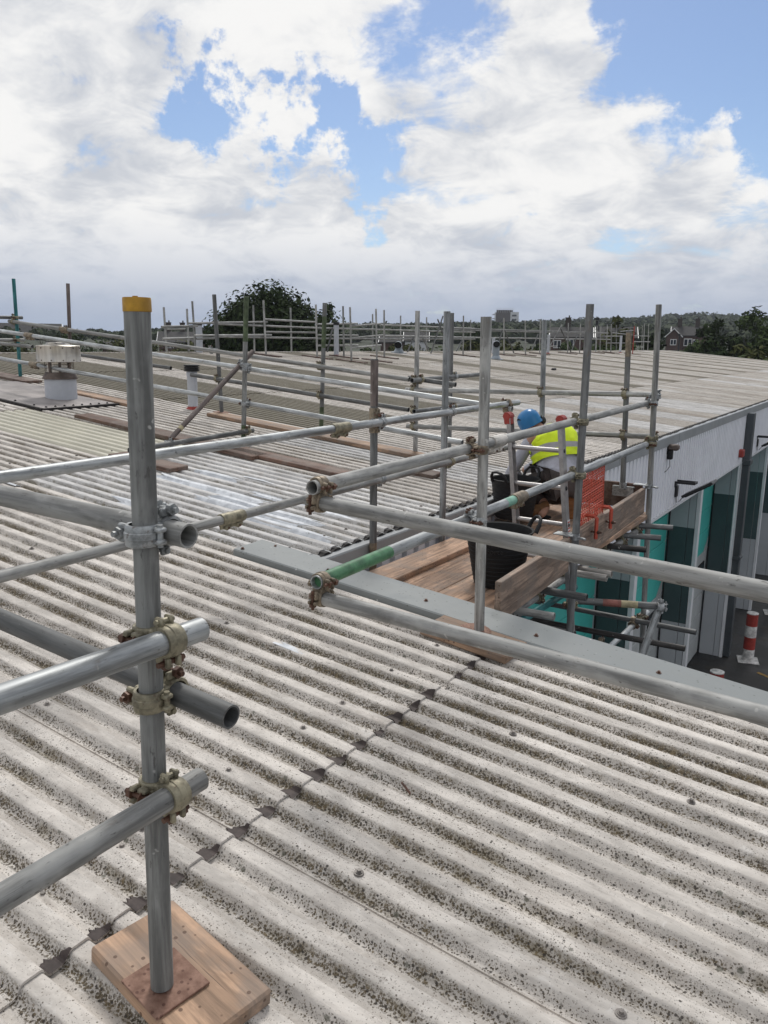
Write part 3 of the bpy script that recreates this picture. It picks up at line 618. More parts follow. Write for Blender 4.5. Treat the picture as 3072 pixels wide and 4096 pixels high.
def ring_band(mb, axis, c, r0, r1, hw):
    m3 = {'z': Matrix.Identity(3), 'x': Matrix(((0, 0, 1), (1, 0, 0), (0, 1, 0)))}[axis]
    mb.lathe([(r0, -hw), (r1 - .002, -hw), (r1, -hw + .003), (r1, -.008), (r1 + .002, -.006), (r1 + .002, .006), (r1, .008), (r1, hw - .003), (r1 - .002, hw), (r0, hw)], 22, c, 0, True, m3)
def coupler_mesh(mat):
    mb = MB(); ring_band(mb, 'z', (0, 0, 0), RT, .0315, .021); ring_band(mb, 'x', (0, G, 0), RT, .0315, .021)
    mb.box((0, G / 2, 0), (.046, .018, .046), bev=.004)
    # hinge and bolt lugs of the two jaws
    for sx in (-1, 1):
        mb.box((sx * .038, .012, .012), (.018, .022, .010), bev=.003); mb.box((sx * .038, .012, -.012), (.018, .022, .010), bev=.003)
    mb.box((-.041, -.010, .013), (.022, .012, .011), bev=.003); mb.box((-.041, -.010, -.013), (.022, .012, .011), bev=.003); mb.cyl((.038, .012, -.022), (.038, .012, .022), .006, 8)
    for sz in (-1, 1):
        mb.box((.012, G - .012, sz * .038), (.010, .022, .018), bev=.003); mb.box((-.012, G - .012, sz * .038), (.010, .022, .018), bev=.003)
    mb.box((.013, G + .010, .041), (.011, .012, .022), bev=.003); mb.box((-.013, G + .010, .041), (.011, .012, .022), bev=.003); mb.cyl((-.022, G - .012, -.038), (.022, G - .012, -.038), .006, 8)
    return mb.mesh('coupler', mat)
def bolt_mesh(mat):
    mb = MB(); mb.cyl((0, -.036, 0), (0, .030, 0), .0058, 8); mb.cyl((0, -.026, 0), (0, -.015, 0), .0125, 6, smooth=False); mb.lathe([(.0, -.0151), (.0145, -.0150), (.0145, -.0130), (0, -.0128)], 12, (0, 0, 0), 0, True, Matrix(((1, 0, 0), (0, 0, 1), (0, -1, 0))) @ Matrix.Rotation(math.pi, 3, 'X')); return mb.mesh('bolt', mat)
CM = {k: coupler_mesh(M[k]) for k in ('zinc', 'zinc_pale', 'zinc_brown')}; BM = {k: bolt_mesh(M[k]) for k in ('rust', 'zinc_pale', 'zinc')}
def closest(k1, k2):
    a, b = T[k1]; c, d = T[k2]; u, v, w_ = b - a, d - c, a - c; A, B, C, D_, E_ = u.dot(u), u.dot(v), v.dot(v), u.dot(w_), v.dot(w_); q = A * C - B * B
    s, t = (B * E_ - C * D_) / q, (A * E_ - B * D_) / q; return a + u * s, c + v * t, u.normalized(), v.normalized()
def couple(std, rail, parent, mat='zinc', bolt_='rust', fl1=1, fl2=1):
    p, q, z, rd = closest(std, rail); y = (q - p); y -= z * y.dot(z)
    if y.length < 1e-4: y = z.orthogonal() if abs(z.dot(rd)) > .95 else z.cross(rd)
    y.normalize(); x = y.cross(z)
    mid = (p + q) / 2 - y * G / 2
    Fm = frame(mid, x, y, z) if fl1 > 0 else frame(mid, -x, y, -z)
    o = inst('coupler', CM[mat], Fm, parent)
    inst_sub('bolt', BM[bolt_], o, Fm @ Matrix.Translation((-.043, .002, 0)))
    inst_sub('bolt', BM[bolt_], o, Fm @ Matrix.Translation((0, G, .043)) @ Matrix.Rotation(math.pi / 2 * fl2, 4, 'X') @ Matrix.Rotation(math.pi / 2, 4, 'Z'))
    return o
def paint(parent, k, t0, t1, mat, name='paint_band'):
    a, b = T[k]; tube(a.lerp(b, t0), a.lerp(b, t1), mat, parent, name, 20, False, RT + .0006)
ST = {}
def standard(k, label, mat, group=None, name='scaffold_standard', cat='scaffold pole'):
    a, b = T[k]; t = thing(name, a, label, cat, group); tube(a, b, mat, t); ST[k] = t; return t
def rail(k, label, mat, group='guard rails', name='guard_rail', cat='scaffold tube'):
    a, b = T[k]; t = thing(name, a, label, cat, group); tube(a, b, mat, t); ST[k] = t; return t
g1 = 'scaffold standards on the roof'
standard('S1', 'nearest upright grey scaffold pole with a yellow cap, standing on a wooden block', 'galv_mid', g1)
m = MB(); m.lathe([(.0246, -.024), (.0258, -.023), (.0256, -.002), (.0248, .0015), (.0, .002)], 22, T['S1'][1]); m.cyl(T['S1'][1] + Vector((-.004, 0, .001)), T['S1'][1] + Vector((-.004, 0, .0045)), .005, 8); m.build('end_cap', M['yellow_cap'], ST['S1'])
standard('S2', 'upright pole with rusty brown top and a brass sleeve, the shortest by the deck', 'galv_dark', g1); paint(ST['S2'], 'S2', .79, .995, 'rust_tube'); paint(ST['S2'], 'S2', .0, .15, 'zinc_brown')
standard('S3', 'light grey upright pole on the deck beside the roof edge, streaked dark', 'galv_light', g1)
standard('S4', 'tall grey upright pole on a timber block behind the grey coping', 'galv', g1)
standard('S5', 'dark grey upright pole at the outer deck edge, between ladder and red mesh', 'galv_dark', g1)
standard('S6', 'grey upright pole at the far outer corner of the deck, seen against white cladding', 'galv', g1)
standard('S7', 'dark upright pole with greenish top, clamped to the far toe board', 'galv_dark', g1); paint(ST['S7'], 'S7', .84, .99, 'zinc_brown')
standard('S8', 'bright pale upright pole straight behind the worker in the blue helmet', 'galv_light', g1)
standard('S9', 'grey upright pole on the end of the long timber board on the roof', 'galv', g1)
standard('S10', 'dull upright pole just behind the light streaked pole', 'galv_dark', g1)
standard('S11', 'upright pole with green painted top and foot, held by a diagonal brace', 'galv_mid', g1); paint(ST['S11'], 'S11', .70, .998, 'green_dull'); paint(ST['S11'], 'S11', .0, .13, 'green_dull')
standard('S12', 'dark upright pole standing on a plate at the board end by the flue pipe', 'galv_dark', g1)
m = MB(); m.box(T['S12'][0] + Vector((0, 0, .003)), (.15, .15, .007), Matrix.Rotation(R(5.2), 3, 'Y')); m.build('base_plate', M['rustplate'], ST['S12'])
standard('S13', 'dark upright pole with green top and green foot in the back row', 'galv_dark', g1); paint(ST['S13'], 'S13', .0, .2, 'green_dull'); paint(ST['S13'], 'S13', .66, .9, 'green_dull')
standard('S14', 'teal painted upright pole at the far left of the roof', 'teal_tube', g1)
standard('S15', 'dark brown upright pole rising behind the steel extract cowl', 'rust_tube', g1)
rail('R1', 'upper long rail from the left edge past the brown topped pole to the roof edge', 'galv_light'); rail('R2', 'upper outer rail with open near end, running along the deck to the far corner', 'galv')
rail('Rb', 'lower long rail with a brass sleeve joint, passing behind the capped pole', 'galv'); rail('R3', 'lower outer rail with a green painted open end along the deck', 'galv_light')
paint(ST['R3'], 'R3', .004, .10, 'green_paint'); paint(ST['R3'], 'R3', .345, .37, 'mint_paint')
rail('X1', 'upper stout rail crossing in front of the deck to the right picture edge', 'galv'); rail('X2', 'lower stout rail crossing above the coping to the right picture edge', 'galv')
rail('Rc', 'highest tube on the capped pole, with a dark open end and plaster flecks', 'galv'); rail('Rd', 'tube with an open end pointing right, second lowest on the capped pole', 'galv_dark')
rail('Re', 'shiny tube clamped in front of the capped pole above the open ended tube', 'galv_light'); rail('Rf', 'lowest tube clamped in front of the capped pole', 'galv')
rail('RA', 'top rail of the back row from the teal pole down to the board end pole', 'galv'); rail('RB', 'upper front rail through the green topped pole, bright grey', 'galv_light'); rail('RC', 'lower front rail through the green topped pole, past the steel cowl', 'galv_light')
rail('RD', 'short dark rail with an open end between cowl and flue pipe', 'galv_dark'); rail('RE', 'dark lower rail of the back row starting beside the flue pipe', 'galv_dark')
rail('RF', 'dull upper tube joining the two poles at the board end', 'galv_dark'); rail('RG', 'short tube stub with an open end beside the light streaked pole', 'galv_dark'); rail('RH', 'upper level rail across the far end of the deck, behind the worker', 'galv')
rail('RI', 'lower level rail across the far end of the deck, behind the worker', 'galv'); rail('RK', 'dull lower tube joining the two poles at the board end', 'galv_dark')
rail('BR1', 'rusty diagonal brace leaning up to the green topped pole', 'rust_tube', None, 'scaffold_brace'); rail('RL', 'dark foot tube under the diagonal brace', 'galv_dark', None, 'scaffold_brace'); paint(ST['BR1'], 'BR1', .10, .13, 'yellow_dull')
g2 = 'tubes at the left edge'
rail('TE1', 'short tube clamped to the top of the teal pole', 'galv_dark', g2); rail('TE2', 'tube clamped halfway up the teal pole', 'galv', g2); rail('TE3', 'tube passing behind the teal pole towards the cowl', 'galv', g2)
g3 = 'transoms poking out under the deck'
for k, lb, mt in (('T1', 'nearest transom end under the first toe board, plain grey', 'galv'), ('T2', 'brown grey transom end beside the green tube under the deck', 'galv_dark'), ('T3', 'plaster splashed transom end, the upper of two beside the dark standard', 'white_tube'), ('T4', 'white flecked transom end, the lower of two beside the dark standard', 'white_tube'), ('T5', 'black tarred transom end under the second toe board', 'black_tube'), ('T6', 'grey transom end under the middle of the second toe board', 'galv_dark'), ('T7', 'furthest transom end beside the outer corner pole', 'galv_dark')): rail(k, lb, mt, g3, 'deck_transom')
rail('L1', 'grey ledger running under the toe boards', 'galv', None, 'ledger'); rail('L2', 'dark green ledger with an open end under the deck', 'teal_tube', None, 'ledger')
g4 = 'lower lift of the wall scaffold'
rail('M1', 'tube with red and yellow paint reaching out below the deck', 'galv_dark', g4, 'ledger'); paint(ST['M1'], 'M1', .38, .58, 'red_dull'); paint(ST['M1'], 'M1', .58, .76, 'yellow_dull')
rail('M2', 'grey tube of the lower lift crossing before the turquoise door', 'galv_dark', g4, 'ledger'); rail('M3', 'black tube of the lower lift just above the coping', 'black_tube', g4, 'ledger'); rail('M4', 'bright tube of the lower lift running along the wall', 'galv_light', g4, 'ledger'); rail('M5', 'pale brace dropping from the painted tube', 'galv_light', g4, 'ledger')
for s, r_, mt, bt, f1, f2 in (('S1', 'Rc', 'zinc_pale', 'zinc_pale', 1, 1), ('S1', 'Re', 'zinc', 'rust', -1, 1), ('S1', 'Rd', 'zinc', 'rust', 1, 1), ('S1', 'Rf', 'zinc', 'rust', -1, 1), ('S2', 'R1', 'zinc_pale', 'rust', 1, 1), ('S3', 'R1', 'zinc_pale', 'rust', 1, 1), ('S2', 'Rb', 'zinc_pale', 'rust', 1, 1), ('S3', 'Rb', 'zinc', 'rust', 1, 1),
        ('S4', 'R2', 'zinc_brown', 'rust', 1, 1), ('S5', 'R2', 'zinc', 'zinc', 1, 1), ('S6', 'R2', 'zinc_pale', 'rust', 1, 1), ('S4', 'R3', 'zinc_pale', 'rust', 1, 1), ('S5', 'R3', 'zinc', 'zinc', 1, 1), ('S6', 'R3', 'zinc', 'rust', 1, 1), ('S12', 'RA', 'zinc_pale', 'rust', 1, 1), ('S13', 'RA', 'zinc', 'rust', 1, 1), ('S9', 'RA', 'zinc', 'rust', 1, 1), ('S14', 'RA', 'zinc', 'rust', 1, 1), ('S15', 'RA', 'zinc_pale', 'rust', 1, 1),
        ('S11', 'RB', 'zinc_pale', 'zinc_pale', 1, 1), ('S11', 'RC', 'zinc_pale', 'rust', 1, 1), ('S12', 'RE', 'green_zinc', 'rust', 1, 1), ('S13', 'RE', 'zinc', 'rust', 1, 1), ('S9', 'RE', 'zinc', 'rust', 1, 1), ('S8', 'RH', 'zinc', 'rust', 1, 1), ('S7', 'RH', 'zinc', 'rust', 1, 1), ('S6', 'RH', 'zinc_pale', 'zinc_pale', 1, 1), ('S9', 'RH', 'zinc', 'rust', 1, 1), ('S7', 'RI', 'zinc', 'rust', 1, 1), ('S9', 'RI', 'zinc', 'rust', 1, 1), ('S6', 'RI', 'zinc', 'rust', 1, 1), ('S8', 'RI', 'zinc', 'rust', 1, 1),
        ('S10', 'RF', 'zinc_pale', 'zinc', 1, 1), ('S10', 'RK', 'zinc', 'rust', 1, 1), ('S9', 'RF', 'zinc', 'rust', 1, 1), ('S11', 'RL', 'zinc', 'rust', 1, 1), ('S11', 'BR1', 'zinc_pale', 'zinc_pale', 1, 1), ('S14', 'TE1', 'zinc', 'rust', 1, 1), ('S14', 'TE2', 'zinc', 'rust', 1, 1), ('S6', 'M2', 'zinc', 'rust', 1, 1), ('S5', 'M1', 'zinc', 'rust', 1, 1)):
    if mt == 'green_zinc': mt = 'zinc'
    couple(s, r_, ST[s], mt, bt, f1, f2)
couple('X1', 'R2', ST['X1'], 'zinc_brown', 'rust', 1, 1); couple('X2', 'R3', ST['X2'], 'zinc_brown', 'rust', 1, 1); couple('RL', 'BR1', ST['RL'], 'zinc_pale', 'rust'); couple('R1', 'RB', ST['R1'], 'zinc_brown', 'rust'); couple('M3', 'M4', ST['M3'], 'zinc_brown', 'rust'); couple('M2', 'M4', ST['M2'], 'zinc_brown', 'rust'); couple('M1', 'M5', ST['M1'], 'zinc_pale', 'zinc_pale')
for k in ('T1', 'T2', 'T4', 'T5', 'T6', 'T7'): couple('L1', k, ST['L1'], 'zinc', 'rust')
def sleeve_mesh(mat):
    mb = MB(); mb.lathe([(RT, -.078), (.0305, -.078), (.0315, -.07), (.0315, .07), (.0305, .078), (RT, .078)], 22); mb.box((0, -.037, 0), (.012, .02, .15), bev=.003); mb.box((.010, -.043, 0), (.006, .016, .15), bev=.002)
    for z in (-.04, .04): mb.box((0, -.040, z), (.034, .026, .034), bev=.006)
    return mb.mesh('sleeve_coupler', mat)
SM = {k: sleeve_mesh(M[k]) for k in ('zinc', 'zinc_brown', 'zinc_pale', 'white_tube')}
def sleeve(k, t, mat, down=True, side=None):
    a, b = T[k]; z = (b - a).normalized(); p = a.lerp(b, t); y = -Vector(side) if side else Vector((0, 0, 1)); y = (y - z * y.dot(z)).normalized(); Fm = frame(p, y.cross(z), y, z)
    o = inst('sleeve_coupler', SM[mat], Fm, ST[k])
    for q in (-.04, .04): inst_sub('bolt', BM['rust'], o, Fm @ Matrix.Translation((.008, -.043, q)) @ Matrix.Rotation(-math.pi / 2, 4, 'Z') @ Matrix.Rotation(math.pi, 4, 'Z'))
sleeve('R1', .577, 'zinc'); sleeve('Rb', .426, 'zinc'); sleeve('R2', .318, 'white_tube'); sleeve('R3', .385, 'zinc_brown'); sleeve('S2', .725, 'zinc_brown', side=(.75, -.3, 0)); sleeve('RA', .18, 'zinc_brown'); sleeve('RB', .255, 'zinc_brown'); sleeve('RC', .275, 'zinc_brown')
# foot of the nearest pole: plate on a timber block
rb = lambda x, y, off, yaw=0.0: roof_frame(x, y, off) @ Matrix.Rotation(yaw, 4, 'Z')
def block(name, x, y, yaw, dims, mat, label, group=None, cat='board', lift=.0):
    mb = MB(); mb.box((0, 0, dims[2] / 2 + .003 + lift), dims, bev=.006); o = inst(name, mb.mesh(name, M[mat]), rb(x, y, 0, yaw)); return tag(o, label, cat, group)
gB = 'timber boards under the poles'
def block_thing():
    o = block('timber_block', -1.215, 1.050, R(-8), (.375, .222, .042), 'wood', 'wet brown timber block with a rusty plate under the nearest pole', gB)
block_thing()
mb = MB(); mb.box((0, 0, .0495), (.135, .135, .006), bev=.001); o = inst('base_plate', mb.mesh('base_plate', M['rustplate']), rb(-1.205, 1.0, 0, R(-8))); tag(o, 'square rusty steel plate under the capped pole', 'base plate')
block('timber_block', -1.585, 3.235, R(-2), (.46, .225, .04), 'wood', 'short timber block before the grey coping with a round rust stain', gB)
mb = MB(); mb.lathe([(.0, .002), (.075, .002), (.078, 0)], 24); o = inst('base_plate', mb.mesh('base_plate', M['rustplate']), rb(-1.60, 3.29, .0445)); tag(o, 'round rusty plate under the pole behind the coping', 'base plate')
for (xa, xb, y, wd, yaw, mt, lb) in ((-7.06, -3.86, 7.05, .235, 0, 'wood', 'long pale timber board from the flue pipe to the board end pole'), (-7.6, -4.98, 5.585, .225, R(-.6), 'wood_red', 'red brown timber board left of the brace foot'), (-5.36, -3.86, 5.66, .225, R(.6), 'wood_red', 'red brown board behind the upper long rail, lighter top'),
        (-3.95, -3.52, 6.33, .225, R(4), 'wood_dark', 'dark board end lying before the worker'), (-5.75, -5.02, 4.585, .22, R(3), 'wood_red', 'short board end beside the capped pole'), (-9.35, -7.95, 6.64, .225, 0, 'wood', 'board lying right of the extract cowl'), (-11.6, -10.18, 6.74, .30, 0, 'wood_dark', 'dark wet board under the teal pole')):
    block('scaffold_board', (xa + xb) / 2, y, yaw, (xb - xa, wd, .04), mt, lb, gB)
# deck boards
gD = 'boards of the working deck'; ZD = -1.462
def deck(xa, xb, ya, yb, z, mt, lb): mb = MB(); mb.box(((xa + xb) / 2, (ya + yb) / 2, z - .02), (xb - xa, yb - ya, .04), bev=.004); o = mb.build('deck_board', M[mt], loc=((xa + xb) / 2, (ya + yb) / 2, z - .04)); tag(o, lb, 'deck board', gD); return o
deck(-2.835, -2.66, 3.66, 7.25, ZD - .014, 'wood_y', 'innermost deck board against the grey flashing, orange tinted'); deck(-2.745, -2.515, 3.70, 5.35, ZD + .038, 'wood_y', 'raised board lying on top of the deck by the roof edge')
deck(-2.655, -2.452, 3.66, 7.25, ZD - .003, 'wood_y', 'deck board half under the raised board'); deck(-2.448, -2.228, 3.68, 7.27, ZD, 'wood_y', 'deck board under the worker and both buckets'); deck(-2.224, -2.004, 3.64, 4.93, ZD, 'wood_y', 'deck board at the ladder foot, near half'); deck(-2.224, -2.004, 4.937, 7.25, ZD + .002, 'wood_y', 'deck board at the ladder foot, far half')
deck(-2.000, -1.785, 3.66, 4.78, ZD - .002, 'wood_y', 'outer deck board ending at the ladder gap'); deck(-2.000, -1.80, 5.22, 7.22, ZD - .003, 'wood_y', 'outer deck board beyond the ladder gap')
mb = MB(); mb.box((-1.90, 5.213, ZD - .022), (.19, .006, .034)); o = mb.build('end_band', M['green_paint'], loc=(-1.90, 5.21, ZD - .02)); tag(o, 'green banded board end in the ladder gap', 'band')
# toe boards
gT = 'toe boards round the deck'
def toe(a, b, z0, hh, mt, lb, th=.038):
    a, b = Vector((*a, 0)), Vector((*b, 0)); d = (b - a); ang = math.atan2(d.y, d.x) - math.pi / 2; c = (a + b) / 2; c.z = z0 + hh / 2; mb = MB(); mb.box((0, 0, 0), (th, d.length, hh), bev=.004)
    o = inst('toe_board', mb.mesh('toe_board', M[mt]), Matrix.Translation(c) @ Matrix.Rotation(ang, 4, 'Z')); tag(o, lb, 'toe board', gT); return o
toe((-1.675, 3.70), (-1.728, 4.86), ZD + .022, .225, 'wood_grey', 'near weathered toe board with a dark cut end'); toe((-1.742, 5.00), (-1.835, 7.02), ZD + .025, .225, 'wood_grey', 'far weathered toe board carrying the red hooks'); toe((-2.78, 7.225), (-1.90, 7.225), ZD + .02, .225, 'wood_dark', 'dark toe board across the far end of the deck')
mb = MB(); mb.lathe([(RT, -.03), (.033, -.03), (.033, .03), (RT, .03)], 18, (-2.058, 7.16, -1.235)); mb.box((-2.058, 7.2, -1.25), (.19, .075, .012)); mb.box((-2.058, 7.165, -1.29), (.19, .006, .09)); o = mb.build('board_clip', M['zinc_pale'], loc=(-2.058, 7.16, -1.25)); tag(o, 'bright metal clip holding the far end toe board', 'clip')
for p, lb in (((-1.70, 4.915, -1.215), 'toe board clip at the dark outer pole'), ((-1.80, 7.06, -1.20), 'toe board clip at the far outer corner pole')):
    mb = MB(); mb.lathe([(RT, -.02), (.0325, -.02), (.0325, .02), (RT, .02)], 18, p); mb.box(Vector(p) + Vector((-.06, -.02, .012)), (.13, .09, .006)); mb.cyl(Vector(p) + Vector((.03, -.02, 0)), Vector(p) + Vector((.085, -.04, 0)), .008, 8); o = mb.build('board_clip', M['zinc_pale'], loc=p); tag(o, lb, 'clip')
# scaffolding on the ridge far behind
FAR = [((-14.300,12.887,-0.238),(-14.300,12.858,0.742)),((-14.300,13.567,0.413),(-14.300,13.557,0.736)),((-14.100,13.587,-0.244),(-14.100,13.540,0.903)),((-14.200,15.731,-0.250),(-14.200,15.722,0.913)),((-13.207,15.045,-0.277),(-13.207,14.987,0.976)),((-14.200,17.221,-0.259),(-14.200,17.200,0.910)),((-12.598,16.286,-0.332),(-12.598,16.243,0.925)),((-12.603,17.442,-0.332),(-12.603,17.402,0.937)),((-11.706,16.523,-0.413),(-11.706,16.455,0.858)),((-11.717,17.682,-0.412),(-11.717,17.621,0.867)),((-14.400,21.491,0.022),(-14.400,21.466,0.897)),((-12.424,19.132,-0.348),(-12.424,19.090,0.902)),((-14.100,22.695,-0.272),(-14.100,22.654,0.887)),((-14.300,24.709,-0.244),(-14.300,24.687,0.904)),((-12.620,24.267,-0.330),(-12.620,24.211,0.927)),((-14.300,28.102,-0.249),(-14.300,28.034,0.914)),((-12.613,27.500,-0.331),(-12.613,27.363,0.948)),((-12.537,29.306,-0.337),(-12.537,29.115,0.916)),((-12.769,31.286,-0.316),(-12.769,31.179,0.978)),((-14.300,36.285,-0.262),(-14.300,36.113,1.106)),((-12.865,34.745,-0.308),(-12.865,34.626,0.966)),((-12.824,36.167,-0.311),(-12.824,36.076,0.971)),((-12.980,38.909,-0.297),(-12.980,38.859,0.954)),((-14.400,43.837,-0.162),(-14.400,43.728,1.045)),((-13.036,40.673,-0.292),(-13.036,40.599,1.047)),((-13.020,41.393,-0.294),(-13.020,41.186,1.088)),((-13.020,41.371,-0.294),(-13.020,41.181,1.088)),((-14.400,46.760,-0.100),(-14.400,46.464,1.168)),((-12.144,42.226,-0.373),(-12.144,42.202,1.006)),((-13.900,50.201,-0.183),(-13.900,49.955,1.190)),((-13.700,49.843,-0.180),(-13.700,49.646,1.324)),((-13.700,50.822,-0.180),(-13.700,50.574,1.316)),]
FRAIL = [((-13.250,11.974,0.248),(-13.250,12.478,0.259)),((-13.250,11.832,0.284),(-13.250,12.853,0.330)),((-13.250,12.607,0.377),(-13.250,15.155,0.476)),((-13.250,13.338,0.387),(-13.250,17.476,0.373)),((-13.250,15.061,0.536),(-13.250,17.071,0.524)),((-13.250,12.748,0.118),(-13.250,15.302,0.171)),((-13.250,13.358,0.108),(-13.250,17.475,0.106)),((-13.250,15.071,0.237),(-13.250,17.090,0.254)),((-13.250,11.847,0.040),(-13.250,12.714,0.068)),((-13.250,12.807,0.051),(-13.250,13.356,0.073)),((-13.250,16.419,0.375),(-13.250,26.346,0.428)),((-13.250,17.147,0.472),(-13.250,18.991,0.539)),((-13.250,18.657,0.461),(-13.250,20.156,0.563)),((-13.250,20.157,0.533),(-13.250,26.336,0.553)),((-13.250,16.415,0.102),(-13.250,26.364,0.188)),((-13.250,17.167,0.193),(-13.250,19.020,0.213)),((-13.250,18.659,0.136),(-13.250,20.334,0.238)),((-13.250,20.334,0.223),(-13.250,26.360,0.243)),((-13.250,17.164,-0.080),(-13.250,19.022,-0.059)),((-13.250,18.711,-0.133),(-13.250,20.225,-0.054)),((-13.250,24.689,0.529),(-13.250,41.479,0.648)),((-13.250,24.693,0.476),(-13.250,37.821,0.578)),((-13.250,24.708,0.231),(-13.250,41.206,0.328)),((-13.250,33.252,-0.042),(-13.250,34.364,-0.038)),((-13.250,39.115,0.624),(-13.250,41.236,0.633)),((-13.250,42.095,0.669),(-13.250,45.703,0.614)),((-13.250,41.098,0.484),(-13.250,43.585,0.517)),((-13.250,43.525,0.764),(-13.250,45.839,0.869)),((-13.250,45.916,0.577),(-13.250,49.273,0.593)),((-13.250,41.172,0.143),(-13.250,44.432,0.164)),((-13.250,46.209,0.245),(-13.250,49.484,0.270)),((-13.250,39.174,0.322),(-13.250,41.997,0.325)),]
FBR = [((-13.200,23.858,0.903),(-13.200,23.107,-0.300)),((-13.200,23.508,0.790),(-13.200,24.043,0.188)),((-13.200,22.576,0.172),(-13.200,23.001,-0.242)),((-13.200,22.017,0.198),(-13.200,21.651,-0.249)),((-13.200,28.603,0.553),(-13.200,28.202,0.040)),((-13.200,28.737,0.556),(-13.200,29.727,-0.342)),((-13.200,32.067,0.450),(-13.200,31.480,-0.217)),((-13.200,34.730,0.879),(-13.200,33.486,-0.018)),((-13.200,34.552,0.784),(-13.200,36.129,-0.331)),((-13.200,36.820,0.523),(-13.200,36.179,-0.222)),((-13.200,17.753,0.396),(-13.200,17.505,-0.240)),((-13.200,17.849,0.398),(-13.200,18.090,-0.241)),((-13.200,25.278,0.130),(-13.200,24.873,-0.229)),]
gF = 'thin poles of the ridge scaffold'
def ordn(i): return ['first', 'second', 'third', 'fourth', 'fifth', 'sixth', 'seventh', 'eighth', 'ninth', 'tenth', 'eleventh', 'twelfth', 'thirteenth', 'fourteenth'][i]
def zone(y):
    return 0 if y < 14.3 else 1 if y < 20.3 else 2 if y < 26.8 else 3 if y < 34 else 4
ZN = ['left of the big dark tree', 'at the big dark tree', 'between the dark tree and tower block', 'around the distant tower block', 'at the far right roof corner']
cnt = {}
for a, b in sorted(FAR, key=lambda q: q[0][1] / -q[0][0]):
    zn = zone(a[1]); k = cnt.get(zn, 0); cnt[zn] = k + 1
    t = thing('scaffold_standard', a, 'thin ridge pole %s, %s from left' % (ZN[zn], ordn(k)), 'scaffold pole', gF)
    a2 = (a[0], a[1], min(a[2], roofz(max(a[0], -14.0)) + .03)); red = abs(a[1] - 42.226) < .01
    tube(a2, b, 'galv' if not red else 'red_paint', t, 'tube', 10, False)
    if a[0] > -13.4:
        mb = MB(); mb.box((0, 0, .02), (.85, .2, .035)); inst('sole_board', mb.mesh('sole_board', M['wood_dark']), roof_frame(a2[0], a2[1], 0), t)
cnt = {}
for a, b in sorted(FRAIL, key=lambda q: q[0][1] - q[0][2] * .3):
    ym = (a[1] + b[1]) / 2; zn = zone(ym); k = cnt.get(zn, 0); cnt[zn] = k + 1
    o = tube(a, b, 'galv', None, 'guard_rail', 10, False); tag(o, 'thin ridge rail %s, %s from left' % (ZN[zn], ordn(k)), 'scaffold tube', 'thin rails of the ridge scaffold')
cnt = {}
for a, b in FBR:
    zn = zone(a[1]); k = cnt.get(zn, 0); cnt[zn] = k + 1
    o = tube(a, b, 'galv_dark', None, 'scaffold_brace', 10, False); tag(o, 'slanting ridge brace %s, %s from left' % (ZN[zn], ordn(k)), 'scaffold tube', 'braces of the ridge scaffold')

# ------------------------------------------------------------------ things on the deck
def bucket(c, r0, r1, h, tilt, label, hang, txt=False):
    c = Vector(c); t = thing('rubble_bucket', c, label, 'bucket', 'black rubber buckets')
    m = MB(); prof = [(0, .004), (r0 - .012, .0), (r0, .006)]
    nrib = 12
    for i in range(nrib):
        for q, d in ((0, 0), (.55, 0), (.62, .0025), (.93, .0025)):
            f = (i + q) / nrib; prof.append((r0 + (r1 - r0) * f + d, .008 + (h - .02) * f))
    prof += [(r1 + .008, h - .012), (r1 + .010, h - .002), (r1 + .004, h), (r1 - .004, h - .006), (r0 - .004, .012), (0, .010)]
    m.lathe(prof, 40, c); m.build('tub', M['black'], t)
    for s in (-1, 1):
        a = hang; d = Vector((math.cos(a), math.sin(a), 0)) * s; e = Vector((-d.y, d.x, 0)); p = c + d * (r1 + .004) + Vector((0, 0, h - .014))
        pts = [p + e * .075, p + e * .072 + d * .02 + Vector((0, 0, .045)), p + e * .045 + d * .038 + Vector((0, 0, .078)), p + d * .04 + Vector((0, 0, .086)), p - e * .045 + d * .038 + Vector((0, 0, .078)), p - e * .072 + d * .02 + Vector((0, 0, .045)), p - e * .075]
        m = MB(); m.path(pts, .012, 8, 0, [.015, .013, .011, .011, .011, .013, .015]); m.build('handle', M['black'], t)
    if txt:
        # raised moulded lettering wrapped on the tub
        dg = bpy.context.evaluated_depsgraph_get(); cen = math.atan2(-c.y, -c.x) - .12; mb = MB()
        for line, zz in (('Plastic', .275), ('Forte', .232)):
            cu = bpy.data.curves.new('lettering', 'FONT'); cu.body = line; cu.size = .048; cu.align_x = 'CENTER'; cu.extrude = .0015; tmp = bpy.data.objects.new('lettering', cu); COL.objects.link(tmp); bpy.context.view_layer.update()
            me = bpy.data.meshes.new_from_object(tmp.evaluated_get(bpy.context.evaluated_depsgraph_get())); P = []
            for v in me.vertices:
                z = zz + v.co.y; rr = r0 + (r1 - r0) * (z / h) + .0045 + v.co.z; an = cen + v.co.x / rr; P.append(c + Vector((rr * math.cos(an), rr * math.sin(an), z)))
            mb.add(P, [tuple(p.vertices) for p in me.polygons]); bpy.data.objects.remove(tmp)
        mb.build('lettering', M['dark_metal'], t)
    return t
bucket((-2.66, 6.13, -1.424), .155, .20, .335, 0, 'tall black bucket beside the worker, its handle up against the roof', R(75))
bucket((-2.01, 4.42, -1.462), .145, .205, .35, 0, 'ribbed black bucket on the deck with raised lettering, nearest the coping', R(40), True)
